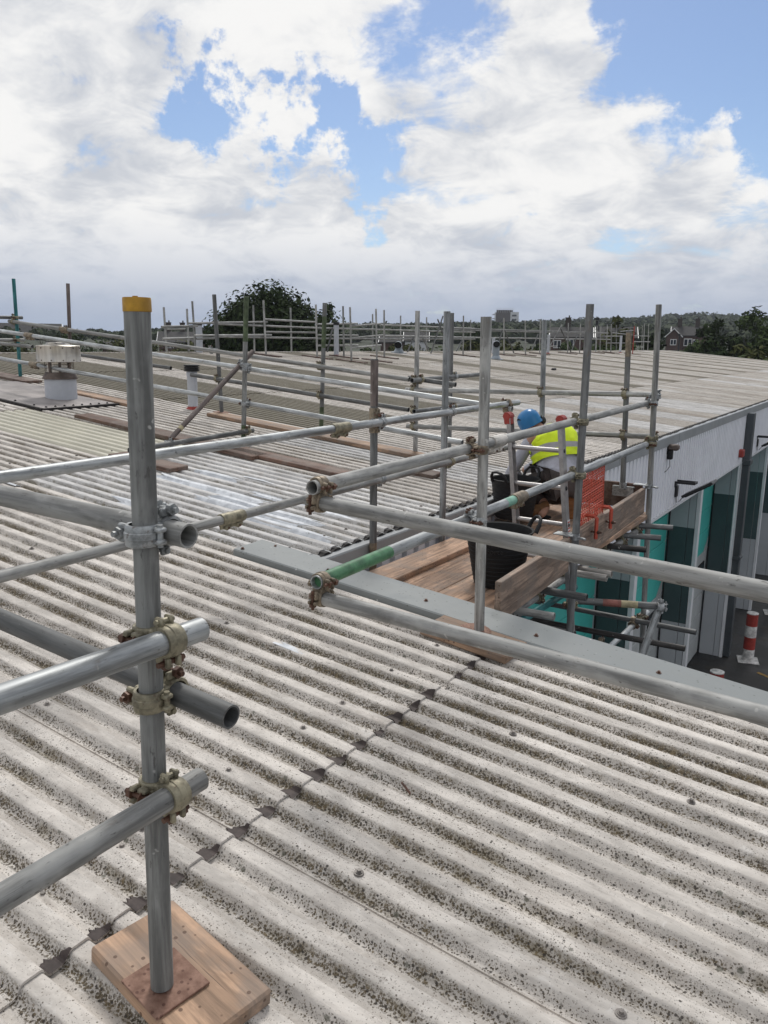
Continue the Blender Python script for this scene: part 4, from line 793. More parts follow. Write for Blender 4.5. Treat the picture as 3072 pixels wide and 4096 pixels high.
m = MB(); m.add([(-1.87, 4.60, -1.452), (-1.79, 4.56, -1.455), (-1.76, 4.62, -1.452), (-1.83, 4.66, -1.449), (-1.87, 4.60, -1.461), (-1.79, 4.56, -1.463), (-1.76, 4.62, -1.463), (-1.83, 4.66, -1.461)], [(0, 1, 2, 3), (0, 4, 5, 1), (1, 5, 6, 2), (2, 6, 7, 3), (3, 7, 4, 0)]); tag(m.build('slate_chip', M['slate'], loc=(-1.82, 4.61, -1.46)), 'small grey slate chip lying beside the near bucket', 'slate')
m = MB(); m.path([solid_at(-1.235, 2.035, .006), solid_at(-1.21, 2.015, .012), solid_at(-1.185, 2.005, .004)], .004, 6); tag(m.build('rusty_nail', M['rust'], loc=solid_at(-1.21, 2.015, 0)), 'small dark nail lying loose on the foreground roof sheets', 'nail')
# ladder
a0, a1 = Vector((-2.13, 5.0, -1.46)), Vector((-2.240, 5.0, -.48)); b0, b1 = Vector((-1.745, 5.0, -1.46)), Vector((-1.866, 5.0, -.48))
t = thing('ladder', (-1.95, 5.0, -2.4), 'aluminium ladder with red end caps rising through the deck', 'ladder')
dl = (a1 - a0).normalized(); dx = (b0 - a0).normalized(); dn = dl.cross(dx).normalized(); rl = Matrix((dx, dn, dl)).transposed()
for p0, p1, s in ((a0, a1, 1), (b0, b1, -1)):
    p0 = p0 - dl * 1.1; m = MB(); c = (p0 + p1) / 2; ln = (p1 - p0).length; m.box(c, (.008, .062, ln), rl); m.box(c + dx * s * .012 + dn * .029, (.024, .005, ln), rl); m.box(c + dx * s * .012 - dn * .029, (.024, .005, ln), rl); m.build('stile', M['alu'], t)
    m = MB(); q = p1 + dl * .008; m.cyl(q - dn * .034, q + dn * .034, .026, 16)
    for i in range(9): an = math.pi * (i / 8) ; o_ = dx * math.cos(an) * .026 + dl * math.sin(an) * .026; m.cyl(q + o_ - dn * .034, q + o_ + dn * .034, .0035, 5)
    m.box(q - dl * .03, (.046, .066, .05), rl, bev=.006); m.build('end_cap', M['red_paint'], t)
for i in range(9):
    z = -.66 - i * .25; f = (z + 1.46) / 1.0; p = a0.lerp(a1, f); q = b0.lerp(b1, f); m = MB(); m.cyl(p - dx * .006, q + dx * .006, .0155, 10); m.build('rung', M['alu'], t)
    for e, s in ((p, -1), (q, 1)): m = MB(); m.lathe([(.0, .006), (.010, .006), (.016, .002), (.017, 0)], 10, e + dx * s * .005, 0, True, Matrix((dn, dl, dx * s)).transposed()); m.build('rung_rivet', M['dark_metal'], t)
pz = b0.lerp(b1, .27) + dx * .006
m = MB(); m.box(pz, (.002, .045, .13), rl, mi=0)
for i in range(6): m.box(pz + dl * (-.05 + i * .02) + dx * .0015, (.001, .036, .008), rl, mi=1)
m.build('warning_sticker', [M['white_frame'], M['orange_red']], t)
# red plastic mesh guard with its two board hooks
t = thing('mesh_guard', (-1.78, 5.45, -1.40), 'red plastic mesh guard standing inside the far toe board', 'mesh guard')
q00, q10, q01, q11 = Vector((-1.79, 5.15, -1.38)), Vector((-1.80, 5.80, -1.36)), Vector((-1.765, 5.16, -.86)), Vector((-1.765, 5.64, -.82))
Q = lambda u, v: (q00.lerp(q10, u)).lerp(q01.lerp(q11, u), v)
m = MB(); nr, nc = 26, 15
for i in range(nr + 1):
    v = i / nr; pts = []
    for k in range(2 * nc + 1): u = k / (2 * nc); pts.append(Q(u, min(1, max(0, v + (.012 if (k + i) % 2 else -.012)))) + Vector((.0015 * math.sin(k * 2.1 + i), 0, 0)))
    if i % 6 == 0: m.path([Q(u_ / 12, v) for u_ in range(13)], .0052, 5)
    else: m.path(pts, .0032, 4)
for k in range(nc + 1): m.path([Q(k / nc + .004 * math.sin(j * 3.1), j / 12) for j in range(13)], .0030 if k not in (0, nc, 7) else .0055, 4)
tag(m.build('mesh_net', M['orange_red'], t), kind='stuff')
m = MB(); P = [Q(0, 0), Q(.48, 0), Q(.48, .30), Q(0, .18)]; nrm = Vector((.004, 0, 0)); m.add([p + nrm for p in P] + [p - nrm for p in P], [(0, 1, 2, 3), (7, 6, 5, 4), (0, 4, 5, 1), (1, 5, 6, 2), (2, 6, 7, 3), (3, 7, 4, 0)]); m.build('solid_panel', M['orange_red'], t)
for y, lb in ((5.36, 'red hook over the toe board, nearer the dark pole'), (5.74, 'red hook over the toe board, by the mesh edge')):
    x = -1.742 - (y - 5.0) * .046; zt = ZD + .25; t = thing('board_hook', (x, y, zt - .1), lb, 'hook', 'red hooks on the toe board')
    m = MB(); P = [(x - .06, y, zt - .10), (x - .06, y, zt + .035), (x - .045, y, zt + .05), (x + .040, y, zt + .05), (x + .055, y, zt + .035), (x + .055, y, zt - .105)]
    for a, b in zip(P, P[1:]):
        a, b = Vector(a), Vector(b); F, Ln = axis_frame(a, b); m.box((a + b) / 2, (.018, .022, Ln + .008), F.to_3x3())
    m.build('strap', M['orange_red'], t); m = MB(); m.cyl((x - .02, y, zt - .06), (x + .095, y, zt - .06), .008, 8); m.cyl((x + .066, y, zt - .06), (x + .08, y, zt - .06), .014, 6, smooth=False); m.build('screw', M['rust'], t)

# ------------------------------------------------------------------ the worker
def skin(name, V_, E_, mat, parent, sub=2, root=0):
    me = bpy.data.meshes.new(name + '_src'); base = wloc(parent); me.from_pydata([tuple(Vector(p) - base) for p, r in V_], E_, []); o = bpy.data.objects.new(name + '_src', me); COL.objects.link(o)
    md = o.modifiers.new('s', 'SKIN'); md.use_smooth_shade = True; o.modifiers.new('u', 'SUBSURF').levels = sub; o.modifiers['u'].render_levels = sub
    for v, (p, r) in zip(me.skin_vertices[0].data, V_): v.radius = (r, r) if not isinstance(r, tuple) else r
    me.skin_vertices[0].data[root].use_root = True
    bpy.context.view_layer.update(); ev = o.evaluated_get(bpy.context.evaluated_depsgraph_get()); nm = bpy.data.meshes.new_from_object(ev); nm.name = name; bpy.data.objects.remove(o)
    nm.materials.clear(); nm.materials.append(M[mat]); nm.polygons.foreach_set('use_smooth', [True] * len(nm.polygons))
    r = bpy.data.objects.new(name, nm); COL.objects.link(r); r.parent = parent; return r
pw = thing('person', (-2.42, 6.62, -1.46), 'kneeling worker in a blue helmet and yellow vest bending over the eave', 'person')
Fv = Vector((-.80, .60, 0)); Rv = Vector((.60, .80, 0)); Zv = Vector((0, 0, 1))
pel = Vector((-2.43, 6.50, -1.13)); wai = Vector((-2.45, 6.52, -.985)); che = Vector((-2.52, 6.57, -.825)); nek = Vector((-2.635, 6.60, -.735)); hed = Vector((-2.765, 6.615, -.675))
shl = che + Vector((-.02, .0, .06)) - Rv * .175; shr = che + Vector((-.02, 0, .085)) + Rv * .17
ell = Vector((-2.80, 6.46, -1.02)); hal = Vector((-2.965, 6.66, -1.175)); elr = Vector((-2.66, 6.86, -1.0)); har = Vector((-2.93, 6.90, -1.16))
hpl = pel - Rv * .10; hpr = pel + Rv * .10; knl = Vector((-2.74, 6.52, -1.20)); anl = Vector((-2.485, 6.42, -1.36)); tol = Vector((-2.50, 6.30, -1.43)); knr = Vector((-2.66, 6.83, -1.36)); anr = Vector((-2.33, 6.58, -1.27)); tor_ = Vector((-2.31, 6.56, -1.43))
BV = [(pel, (.14, .115)), (wai, (.125, .10)), (che, (.15, .115)), (nek, .055), (hed, .078), (hed + Fv * .03 - Zv * .06, .066), (shl, .065), (ell, .045), (hal, .035), (shr, .065), (elr, .045), (har, .035), (hpl, .085), (knl, .062), (anl, .045), (hpr, .085), (knr, .062), (anr, .045), (tol, .04), (tor_, .04)]
body = skin('body', BV, [(0, 1), (1, 2), (2, 3), (3, 4), (4, 5), (2, 6), (6, 7), (7, 8), (2, 9), (9, 10), (10, 11), (0, 12), (12, 13), (13, 14), (0, 15), (15, 16), (16, 17), (14, 18), (17, 19)], 'skin', pw)
def fingers(h, d, side):
    d = d.normalized(); s = d.cross(Zv).normalized(); V_ = [(h, .034), (h + d * .07, .036)]; E_ = [(0, 1)]
    for i, l in enumerate((.062, .075, .070, .055)):
        b = h + d * .085 + s * (.027 - .018 * i); k = len(V_); V_ += [(b, .0105), (b + d * l * .5 - Zv * .008, .0098), (b + d * l * .9 - Zv * .034, .0085)]; E_ += [(1, k), (k, k + 1), (k + 1, k + 2)]
    k = len(V_); q = h + d * .03 + s * .035 * side; V_ += [(q, .013), (q + d * .04 + s * .02 * side - Zv * .012, .011), (q + d * .075 + s * .012 * side - Zv * .028, .0095)]; E_ += [(0, k), (k, k + 1), (k + 1, k + 2)]
    return skin('glove', V_, E_, 'glove', pw)
fingers(hal, hal - ell, 1); fingers(har, har - elr, -1)
skin('trousers', [(pel + Zv * .03, (.165, .145)), (hpl, .115), (hpl.lerp(knl, .55), .098), (knl, .082), (knl.lerp(anl, .5), .078), (anl.lerp(knl, .12), .066), (hpr, .115), (hpr.lerp(knr, .55), .098), (knr, .084), (knr.lerp(anr, .5), .08), (anr.lerp(knr, .14), .066)], [(0, 1), (1, 2), (2, 3), (3, 4), (4, 5), (0, 6), (6, 7), (7, 8), (8, 9), (9, 10)], 'trouser', pw)
def loft(name, secs, mats, n=40, fold=.0, band=None, closed=True, mi=None):
    """sections: centre, right axis, forward axis, half width, half depth; squarish ellipses"""
    mb = MB(); P = []; g = random.Random(5)
    for k, (c, rx, fx, a, b) in enumerate(secs):
        for i in range(n):
            t = 2 * math.pi * i / n; ct, st_ = math.cos(t), math.sin(t); e = .82; x = math.copysign(abs(ct) ** e, ct) * a; y = math.copysign(abs(st_) ** e, st_) * b
            w_ = fold * (math.sin(t * 5 + k * 1.7) + .6 * math.sin(t * 9 - k * 2.3)); P.append(c + rx * (x + w_ * ct) + fx * (y + w_ * st_))
    F = []; MI = []
    for k in range(len(secs) - 1):
        for i in range(n): F.append((k * n + i, k * n + (i + 1) % n, (k + 1) * n + (i + 1) % n, (k + 1) * n + i)); MI.append(mi(k, (i + .5) / n) if mi else 0)
    mb.add(P, F, True); mb.mi = MI; return mb.build(name, mats, pw)
def spine(t):
    P = [pel + Vector((0, 0, .02)), wai, che, nek - Zv * .012]; q = t * 3; i = min(2, int(q)); return P[i].lerp(P[i + 1], q - i)
def tors(t0, t1, n, grow):
    out = []
    prof = [(0, .178, .150), (.2, .182, .148), (.38, .178, .140), (.55, .190, .142), (.68, .202, .142), (.78, .198, .132), (.87, .155, .112), (.95, .095, .085), (1, .068, .072)]
    for k in range(n + 1):
        t = t0 + (t1 - t0) * k / n
        for (a, w0, d0), (b, w1, d1) in zip(prof, prof[1:]):
            if a <= t <= b: f = (t - a) / (b - a); w_, d_ = w0 + (w1 - w0) * f, d0 + (d1 - d0) * f; break
        tang = (spine(min(1, t + .03)) - spine(max(0, t - .03))).normalized(); rx = (Rv + Zv * .10 * t).normalized(); fx = tang.cross(rx).normalized(); rx = fx.cross(tang).normalized()
        out.append((spine(t), rx, fx, w_ + grow, d_ + grow))
    return out
loft('shirt', tors(0.02, .97, 22, 0.0), [M['shirt']], 44, .0045)
def vest_mi(k, u):
    t = k / 20
    a = abs(((u * 2) % 1) - .5)       # shoulder straps run down the back and the chest
    if .15 < t < .33: return 1
    if .52 < t < .66 and .08 < u < .47: return 1
    if t > .33 and .47 < u < .53: return 1
    return 0
loft('hi_vis_vest', tors(.36, .97, 20, .026), [M['hiviz'], M['tape']], 44, .004, mi=vest_mi)
for sh, el, ha in ((shl, ell, hal), (shr, elr, har)): skin('sleeve', [(sh + (el - sh) * .04, .060), (sh.lerp(el, .5), .060), (el, .058), (el.lerp(ha, .55), .050), (el.lerp(ha, .9), .044)], [(0, 1), (1, 2), (2, 3), (3, 4)], 'shirt', pw)
skin('collar', [(nek - Zv * .02, .085), (nek + Zv * .025 + Fv * .015, .074)], [(0, 1)], 'shirt', pw)
# boots: the left one planted, the right one up on its toe with the sole showing
def boot(an, toe_, up_):
    d = (toe_ - an); V_ = [(an + up_ * .06, .056), (an, .056), (an + d * .45 - up_ * .0, .054), (toe_, .046)]; return skin('boot', V_, [(0, 1), (1, 2), (2, 3)], 'boot', pw)
boot(anl + Vector((0, -.01, -.005)), Vector((-2.60, 6.26, -1.405)), (knl - anl).normalized()); boot(anr + Vector((.015, -.01, -.0)), Vector((-2.335, 6.565, -1.41)), (knr - anr).normalized())
def sole(pts, nrm, th):
    mb = MB(); n = len(pts); mb.add([Vector(p) for p in pts] + [Vector(p) + nrm * th for p in pts], [tuple(range(n))[::-1], tuple(range(n, 2 * n))] + [(i, (i + 1) % n, n + (i + 1) % n, n + i) for i in range(n)]); return mb
up_ = (Vector((-2.335, 6.565, -1.41)) - anr).normalized(); sx_ = Rv; nn = Vector((.62, -.78, .12)).normalized(); sx_ = nn.cross(up_).normalized(); cc = anr.lerp(Vector((-2.335, 6.565, -1.41)), .5) + nn * .048
L_ = []
for i in range(16):
    an_ = 2 * math.pi * i / 16; y = math.cos(an_) * .145; x = math.sin(an_) * (.050 if y > .02 else .040 if y < -.04 else .042); L_.append(cc + up_ * y + sx_ * x)
mb = sole(L_, nn, .016)
for i in range(7): y = -.115 + i * .038; mb.box(cc + up_ * y + nn * .0185, (.062, .016, .006), Matrix((sx_, up_, nn)).transposed(), bev=.002)
mb.build('boot_sole', M['sole'], pw)
mb = MB(); mb.box(Vector((-2.545, 6.34, -1.447)), (.10, .25, .022), Matrix.Rotation(R(-38), 3, 'Z'), bev=.008); mb.build('boot_sole', M['black'], pw)
skin('sock', [(anl + (knl - anl).normalized() * .085, .052), (anl + (knl - anl).normalized() * .12, .054)], [(0, 1)], 'sock', pw)
# helmet with vents, peak and ear straps
hc = hed + Zv * .02; hz = (Zv * .86 + Fv * .30 - Rv * .42).normalized(); hx = (Fv - hz * Fv.dot(hz)).normalized(); hy = hz.cross(hx); hm = Matrix((hx, hy, hz)).transposed()
mb = MB(); P = []; n = 28; rows = 9
for k in range(rows + 1):
    ph_ = math.pi / 2 * k / rows
    for i in range(n):
        a_ = 2 * math.pi * i / n; rr = math.cos(ph_) ** .82 if k < rows else 0; drop = -.035 * (1 if k == 0 else 0) * (1 - .6 * math.cos(a_)); P.append(hc + hm @ Vector((.126 * rr * math.cos(a_), .099 * rr * math.sin(a_), .104 * math.sin(ph_) ** .95 + drop + .004 * math.cos(2 * a_) * rr)))
mb.add(P, [(k * n + i, k * n + (i + 1) % n, (k + 1) * n + (i + 1) % n, (k + 1) * n + i) for k in range(rows) for i in range(n)], True); pk = [hc + hm @ Vector((.148 + .03 * math.cos(a_ * .5), .10 * a_ / 1.2, -.025)) for a_ in (-1.2, -.8, -.4, 0, .4, .8, 1.2)]; mb.build('helmet', M['blue'], pw)
for sgn in (1, -1):
    mb = MB()
    for q in range(2):
        P = []
        for a_ in range(7): f = a_ / 6; th = R(60 + 50 * f + q * 4) * sgn; el_ = R(22 + 16 * math.sin(f * math.pi) + (0 if q else -9 * math.sin(f * math.pi))); P.append((th, el_))
        if q == 0: A_ = P
        else:
            pt = lambda th, el_: hc + hm @ Vector((.129 * math.cos(el_) ** .82 * math.cos(th), .1015 * math.cos(el_) ** .82 * math.sin(th), .107 * math.sin(el_) ** .95))
            VV = [pt(*p) for p in A_] + [pt(*p) for p in P]; mb.add(VV, [(i, i + 1, i + 8, i + 7) for i in range(6)])
    mb.build('helmet_vent', M['black'], pw)
ear = hc + hm @ Vector((-.03, -.088, -.048))
mb = MB(); mb.lathe([(.0, .035), (.026, .034), (.038, .02), (.040, .0), (.034, -.012)], 18, ear, 0, True, Matrix((hx, hz, -hy)).transposed()); mb.build('ear_defender', M['dark_metal'], pw); mb = MB(); mb.lathe([(.0, .040), (.017, .039), (.019, .034)], 14, ear, 0, True, Matrix((hx, hz, -hy)).transposed()); mb.build('ear_defender_disc', M['amber'], pw)
mb = MB(); mb.path([hc + hm @ Vector((.06, -.105, -.01)), ear, hc + hm @ Vector((.075, -.07, -.12))], .007, 6); mb.path([hc + hm @ Vector((-.10, -.075, -.01)), ear], .007, 6); mb.build('chin_strap', M['black'], pw)
skin('hair', [(hed + Zv * .0 - Fv * .02, .084), (hed - Zv * .035 - Fv * .025, .078)], [(0, 1)], 'black', pw)

# ------------------------------------------------------------------ flues and ducts on the roof
vx, vy = -8.8, 6.2; zr = roofz(vx)
t = thing('extract_cowl', (vx, vy, zr), 'large stainless steel extract cowl on a pale grey round base', 'roof vent')
m = MB(); m.lathe([(.198, zr - .03 - (-.46) - .46 + .46 - .46, ), (.19, -.47), (.19, -.455)], 32, (vx, vy, 0)) if False else m.lathe([(.187, zr - .02), (.186, -.455)], 32, (vx, vy, 0)); m.build('upstand', M['flue'], t)
m = MB(); m.lathe([(.207, -.475), (.207, -.462), (.168, -.395), (.150, -.39)], 32, (vx, vy, 0)); m.build('flange', M['brown_cap'], t)
m = MB(); m.lathe([(.150, -.40), (.150, -.345), (.156, -.34), (.150, -.335), (.150, -.305), (.156, -.30), (.150, -.295), (.155, -.255), (.20, -.25)], 32, (vx, vy, 0)); m.build('neck', M['steel'], t)
m = MB(); m.lathe([(.20, -.262), (.258, -.268), (.262, -.262), (.258, -.250), (.254, -.085), (.258, -.076), (.250, -.070), (.14, -.060), (.13, -.035), (0, -.03)], 40, (vx, vy, 0)); m.build('drum', M['steel'], t)
for k in range(8):
    a = k * math.pi / 4 + .2; m = MB(); m.box((vx + .165 * math.cos(a), vy + .165 * math.sin(a), -.325), (.006, .03, .15), Matrix.Rotation(a, 3, 'Z')); m.build('stay', M['brown_cap'], t)
for k in range(12):
    a = k * math.pi / 6 + .1
    for z in (-.10, -.245): m = MB(); p = Vector((vx + .256 * math.cos(a), vy + .256 * math.sin(a), z)); d = Vector((math.cos(a), math.sin(a), 0)); m.cyl(p, p + d * .006, .008, 8); m.build('rivet', M['brown_cap'], t)
def flue(x, y, r, zt, rc, hc_, label, red=True, mat='flue'):
    zb = roofz(max(x, -14.05)) - .02; t = thing('flue_pipe', (x, y, zb), label, 'flue', 'flue pipes on the roof'); m = MB(); m.cyl((x, y, zb), (x, y, zt - hc_), r, 20); m.lathe([(r + .006, zt - hc_ - .06), (r + .006, zt - hc_ - .01), (r, zt - hc_)], 20, (x, y, 0)); m.build('pipe', M[mat], t)
    if rc:
        m = MB(); prof = []
        for i in range(4): z = zt - hc_ + hc_ * i / 4; prof += [(rc * .80, z), (rc, z + hc_ * .04), (rc, z + hc_ * .17), (rc * .80, z + hc_ * .21)]
        m.lathe([(r * .9, zt - hc_)] + prof + [(rc, zt - .004), (0, zt)], 24, (x, y, 0)); m.build('cap', M['dark_metal'], t)
    if red: m = MB(); m.lathe([(r * 1.6, zb + .02), (r * 1.35, zb + .035), (r * 1.05, zb + .055), (r, zb + .06)], 20, (x, y, 0)); m.build('boot_flashing', M['red_paint'], t)
flue(-7.53, 7.18, .062, -.285, .098, .085, 'slim grey flue with a ribbed black cap beside the long board'); flue(-9.95, 6.95, .062, -.02, .105, .06, 'flue with a flat ribbed cap half hidden behind the steel cowl')
flue(-12.93, 17.55, .066, .54, .085, .08, 'tall grey flue with red foot amid the ridge poles, right of the tree'); flue(-13.0, 32.75, .056, .44, None, 0.0, 'open grey flue among the ridge poles right of the tower block'); flue(-13.0, 42.9, .062, .59, .075, .05, 'grey flue at the far right ridge corner'); flue(-14.0, 13.62, .075, .42, .09, .06, 'stout grey flue before the left hand brick houses', False); flue(-13.2, 27.8, .06, .24, None, 0, 'pair of grey flues left of the tower block', False)
def goose(x, y, r, z, label):
    zb = roofz(max(x, -14.05)); t = thing('bent_duct', (x, y, zb), label, 'vent duct', 'bent vent ducts'); d = Vector((.45, -.89, 0)); pts = [Vector((x, y, zb))] + [Vector((x, y, z - r * 1.5))]
    for k in range(1, 8): a = k / 7 * R(105); pts.append(Vector((x, y, z - r * 1.5)) + d * (r * 1.5) * (1 - math.cos(a)) + Zv * (r * 1.5) * math.sin(a))
    pts.append(pts[-1] + (pts[-1] - pts[-2]).normalized() * r * .5); m = MB(); m.path(pts, r, 20); m.f = m.f[:-2]; m.sm = m.sm[:-2]; m.mi = m.mi[:-2]; m.build('duct', M['grey_pvc'], t)
    e = (pts[-1] - pts[-2]).normalized(); m = MB(); m.cyl(pts[-1] - e * r * .6, pts[-1] - e * r * .58, r * .96, 20); m.build('opening', M['black'], t)
    m = MB(); m.box((x, y, zb + .015), (r * 3.4, r * 3.4, .03), Matrix.Rotation(R(5.2), 3, 'Y'), bev=.006); m.lathe([(r * 1.5, zb + .03), (r * 1.05, zb + .12)], 20, (x, y, 0)); m.build('base', M['grey_pvc'], t)
goose(-11.55, 24.55, .11, .02, 'bent grey duct on the roof slope, opening towards the left'); goose(-13.57, 21.72, .11, -.04, 'bent grey duct on the ridge with a dark round mouth')
m = MB(); m.box((-8.82, 22.76, roofz(-8.82) + .035), (.09, .24, .07), bev=.025); tag(m.build('rubber_foot', M['black'], loc=(-8.82, 22.76, roofz(-8.82))), 'small dark rubber block lying alone on the far roof', 'block')

# ------------------------------------------------------------------ trees, houses and hills beyond
def tree(name, x, y, ztop, rad, label, mat, nleaf, leaf_, seed, zlow=None, group='trees beyond the roof', trunk=True, squash=1.0):
    g = random.Random(seed); zb = ground_h(x, y); t = thing(name, (x, y, zb), label, 'tree' if name != 'bush' else 'bush', group); hgt = ztop - zb; zl = zb + hgt * (.22 if zlow is None else zlow)
    cz = (ztop + zl) / 2; rz = (ztop - zl) / 2; cl = []
    for k in range(int(46 * squash)):
        th = g.uniform(0, 2 * math.pi); u_ = g.uniform(-1, 1); rr = g.uniform(.40, .95); s_ = math.sqrt(max(0, 1 - u_ * u_)); w_ = .85 + .25 * math.sin(3 * th + seed); cl.append((Vector((x + rad * rr * s_ * math.cos(th) * w_, y + rad * rr * s_ * math.sin(th) * w_, cz + rz * rr * u_)), rad * g.uniform(.20, .34)))
    m = MB(); per = max(1, nleaf // len(cl))
    for c, cr in cl:
        for q in range(per):
            d = Vector((g.gauss(0, 1), g.gauss(0, 1), g.gauss(0, 1))).normalized(); p = c + d * cr * (g.random() ** .45) * Vector((1, 1, .8)).length / 1.62
            nrm = (d + Vector((g.uniform(-.9, .9), g.uniform(-.9, .9), g.uniform(-.2, 1.0)))).normalized(); a_ = nrm.orthogonal().normalized(); b_ = nrm.cross(a_); an = g.uniform(0, 6.28); e1 = (a_ * math.cos(an) + b_ * math.sin(an)) * leaf_ * g.uniform(.6, 1.3); e2 = nrm.cross(e1) * .55
            m.add([p - e1, p + e2 * .9 - e1 * .1, p + e1, p - e2 * .9 - e1 * .1], [(0, 1, 2, 3)])
    m.build('crown', M[mat], t)
    if trunk:
        m = MB(); m.path([(x, y, zb - .2), (x + .05, y, zb + hgt * .3), (x - .05, y + .05, cz)], .2, 10, 0, [.045 * hgt * .5, .03 * hgt * .5, .012 * hgt * .5])
        for k in range(7): a = k * .9 + seed; z0 = zl + (cz - zl) * g.uniform(.0, .8); p = Vector((x, y, z0)); e = p + Vector((math.cos(a) * rad * .7, math.sin(a) * rad * .7, rz * .7)); m.path([p, p.lerp(e, .5) + Vector((0, 0, .1 * rz)), e], .1, 6, 0, [.1, .06, .02])
        m.build('trunk', M['bark'], t)
tree('broadleaf_tree', -36.1, 41.5, 3.6, 4.5, 'biggest dark round tree behind the ridge scaffold', 'leaf_dark', 36000, .175, 1, .2, squash=4.0); tree('broadleaf_tree', -37.1, 47.2, 2.2, 2.3, 'dark lower tree on the right flank of the biggest tree', 'leaf_dark', 5500, .17, 2)
tree('broadleaf_tree', -36.0, 48.0, 3.0, 1.35, 'thin loose young tree right of the biggest dark tree', 'leaf_dark', 2300, .16, 3, .4); tree('broadleaf_tree', -40.2, 41.2, 1.6, 3.0, 'dark shoulder of foliage left of the biggest tree', 'leaf_dark', 5000, .17, 4)
BG = (('l1', -80.6, 59.1, .67, 3.7, 'leaf', 'green tree behind the steel cowl'), ('l2', -84.6, 70.3, .52, 4.5, 'leaf_olive', 'wide olive tree right of the steel cowl'), ('l3', -65.5, 61.7, .2, 3.2, 'leaf_olive', 'olive tree before the left hand brick houses'), ('m1', -44.8, 66.3, .30, 2.2, 'leaf', 'low green tree behind the ridge duct'), ('m2', -49.7, 80.9, .5, 2.9, 'leaf_olive', 'olive tree left of the white gabled house'), ('m3', -33.7, 61.4, .2, 2.35, 'leaf', 'green low tree before the white gabled house'),
      ('m4', -40.4, 80.4, .87, 2.46, 'leaf_olive', 'yellowish tree left of the tower block'), ('t4', -48.6, 98.7, 2.6, 2.0, 'leaf_dark', 'dark narrow tree directly left of the tower block'), ('m5', -34.5, 77.7, .6, 2.8, 'leaf_olive', 'yellow green tree under the tower block'), ('m6', -35.9, 87.9, .6, 2.3, 'leaf', 'green tree between tower block and brick houses'), ('m7', -38.0, 103.2, .6, 2.3, 'leaf', 'green tree before the right hand brick terrace'),
      ('m8', -27.8, 90.8, 3.1, 2.4, 'leaf_olive', 'tall olive tree right of the camera mast'), ('m9', -25.1, 76.0, 1.0, 2.3, 'leaf', 'green tree at the far roof corner scaffold'), ('m10', -19.5, 74.0, 1.85, 1.7, 'leaf_dark', 'dark tree directly left of the gabled houses'), ('r1', -13.1, 68.8, 2.4, 2.2, 'leaf_dark', 'dark round tree directly right of the gabled houses'), ('r2', -11.0, 74.1, 3.6, 3.0, 'leaf', 'tallest tree at the right picture edge'),
      ('b1', -14.9, 73.5, .9, 2.8, 'leaf', 'broad green bush below the gabled houses'), ('b2', -11.2, 68.8, .57, 2.35, 'leaf_olive', 'olive bush at the foot of the tallest right tree'), ('b3', -7.6, 70.4, 1.03, 2.7, 'leaf', 'green bush at the right picture edge'), ('b4', -17.4, 73, -.1, 1.75, 'leaf_olive', 'pale olive bush before the gabled houses'), ('b5', -21.7, 77.5, .6, 1.65, 'leaf', 'green bush behind the corner scaffold'),
      ('b6', -75.8, 48.6, .10, 2.3, 'leaf_olive', 'low olive bush at the left picture edge'), ('b7', -58.0, 74.0, -.1, 2.8, 'leaf', 'low green bush under the open hill'), ('b8', -30.0, 70.0, .1, 2.6, 'leaf', 'low green bush left of the camera mast'), ('b9', -9.3, 64.5, -.2, 2.2, 'leaf', 'low bush right along the far roof edge'), ('b10', -13.6, 65.5, -.3, 2.2, 'leaf_dark', 'low dark bush along the far roof edge'))
for i, (k, x, y, zt, rad, mt, lb) in enumerate(BG):
    bush = k[0] == 'b'; big = k in ('r1', 'r2', 'b1'); tree('bush' if bush else 'broadleaf_tree', x, y, zt, rad * (1.12 if bush else 1), lb, mt, 5200 if big else 2600, .20 if big else .24, 10 + i, .05 if bush else .15, 'bushes beyond the roof' if bush else 'trees beyond the roof')
# bare shrub at the far left
g = random.Random(4); t = thing('bare_shrub', (-32.9, 22.9, -6.95), 'leafless twiggy tree top behind the teal pole', 'tree'); m = MB(); m.path([(-32.9, 22.9, -6.95), (-32.9, 22.9, -.4)], .1, 8, 0, [.16, .05]); m.build('trunk', M['bark'], t); m = MB()
for k in range(34):
    p = Vector((-32.9, 22.9, g.uniform(-2.2, -.4))); a = g.uniform(0, 6.28); l = g.uniform(.5, 1.3); d = Vector((math.cos(a), math.sin(a), g.uniform(.5, 1.3))).normalized(); e = p + d * l; m.path([p, p.lerp(e, .5) + Vector((0, 0, -.06)), e], .02, 4, 0, [.022, .014, .005])
    for q in range(3): s0 = p.lerp(e, g.uniform(.4, .9)); m.path([s0, s0 + Vector((g.uniform(-.3, .3), g.uniform(-.3, .3), g.uniform(.1, .4)))], .008, 4, 0, [.009, .004])
m.build('branch', M['bark'], t)
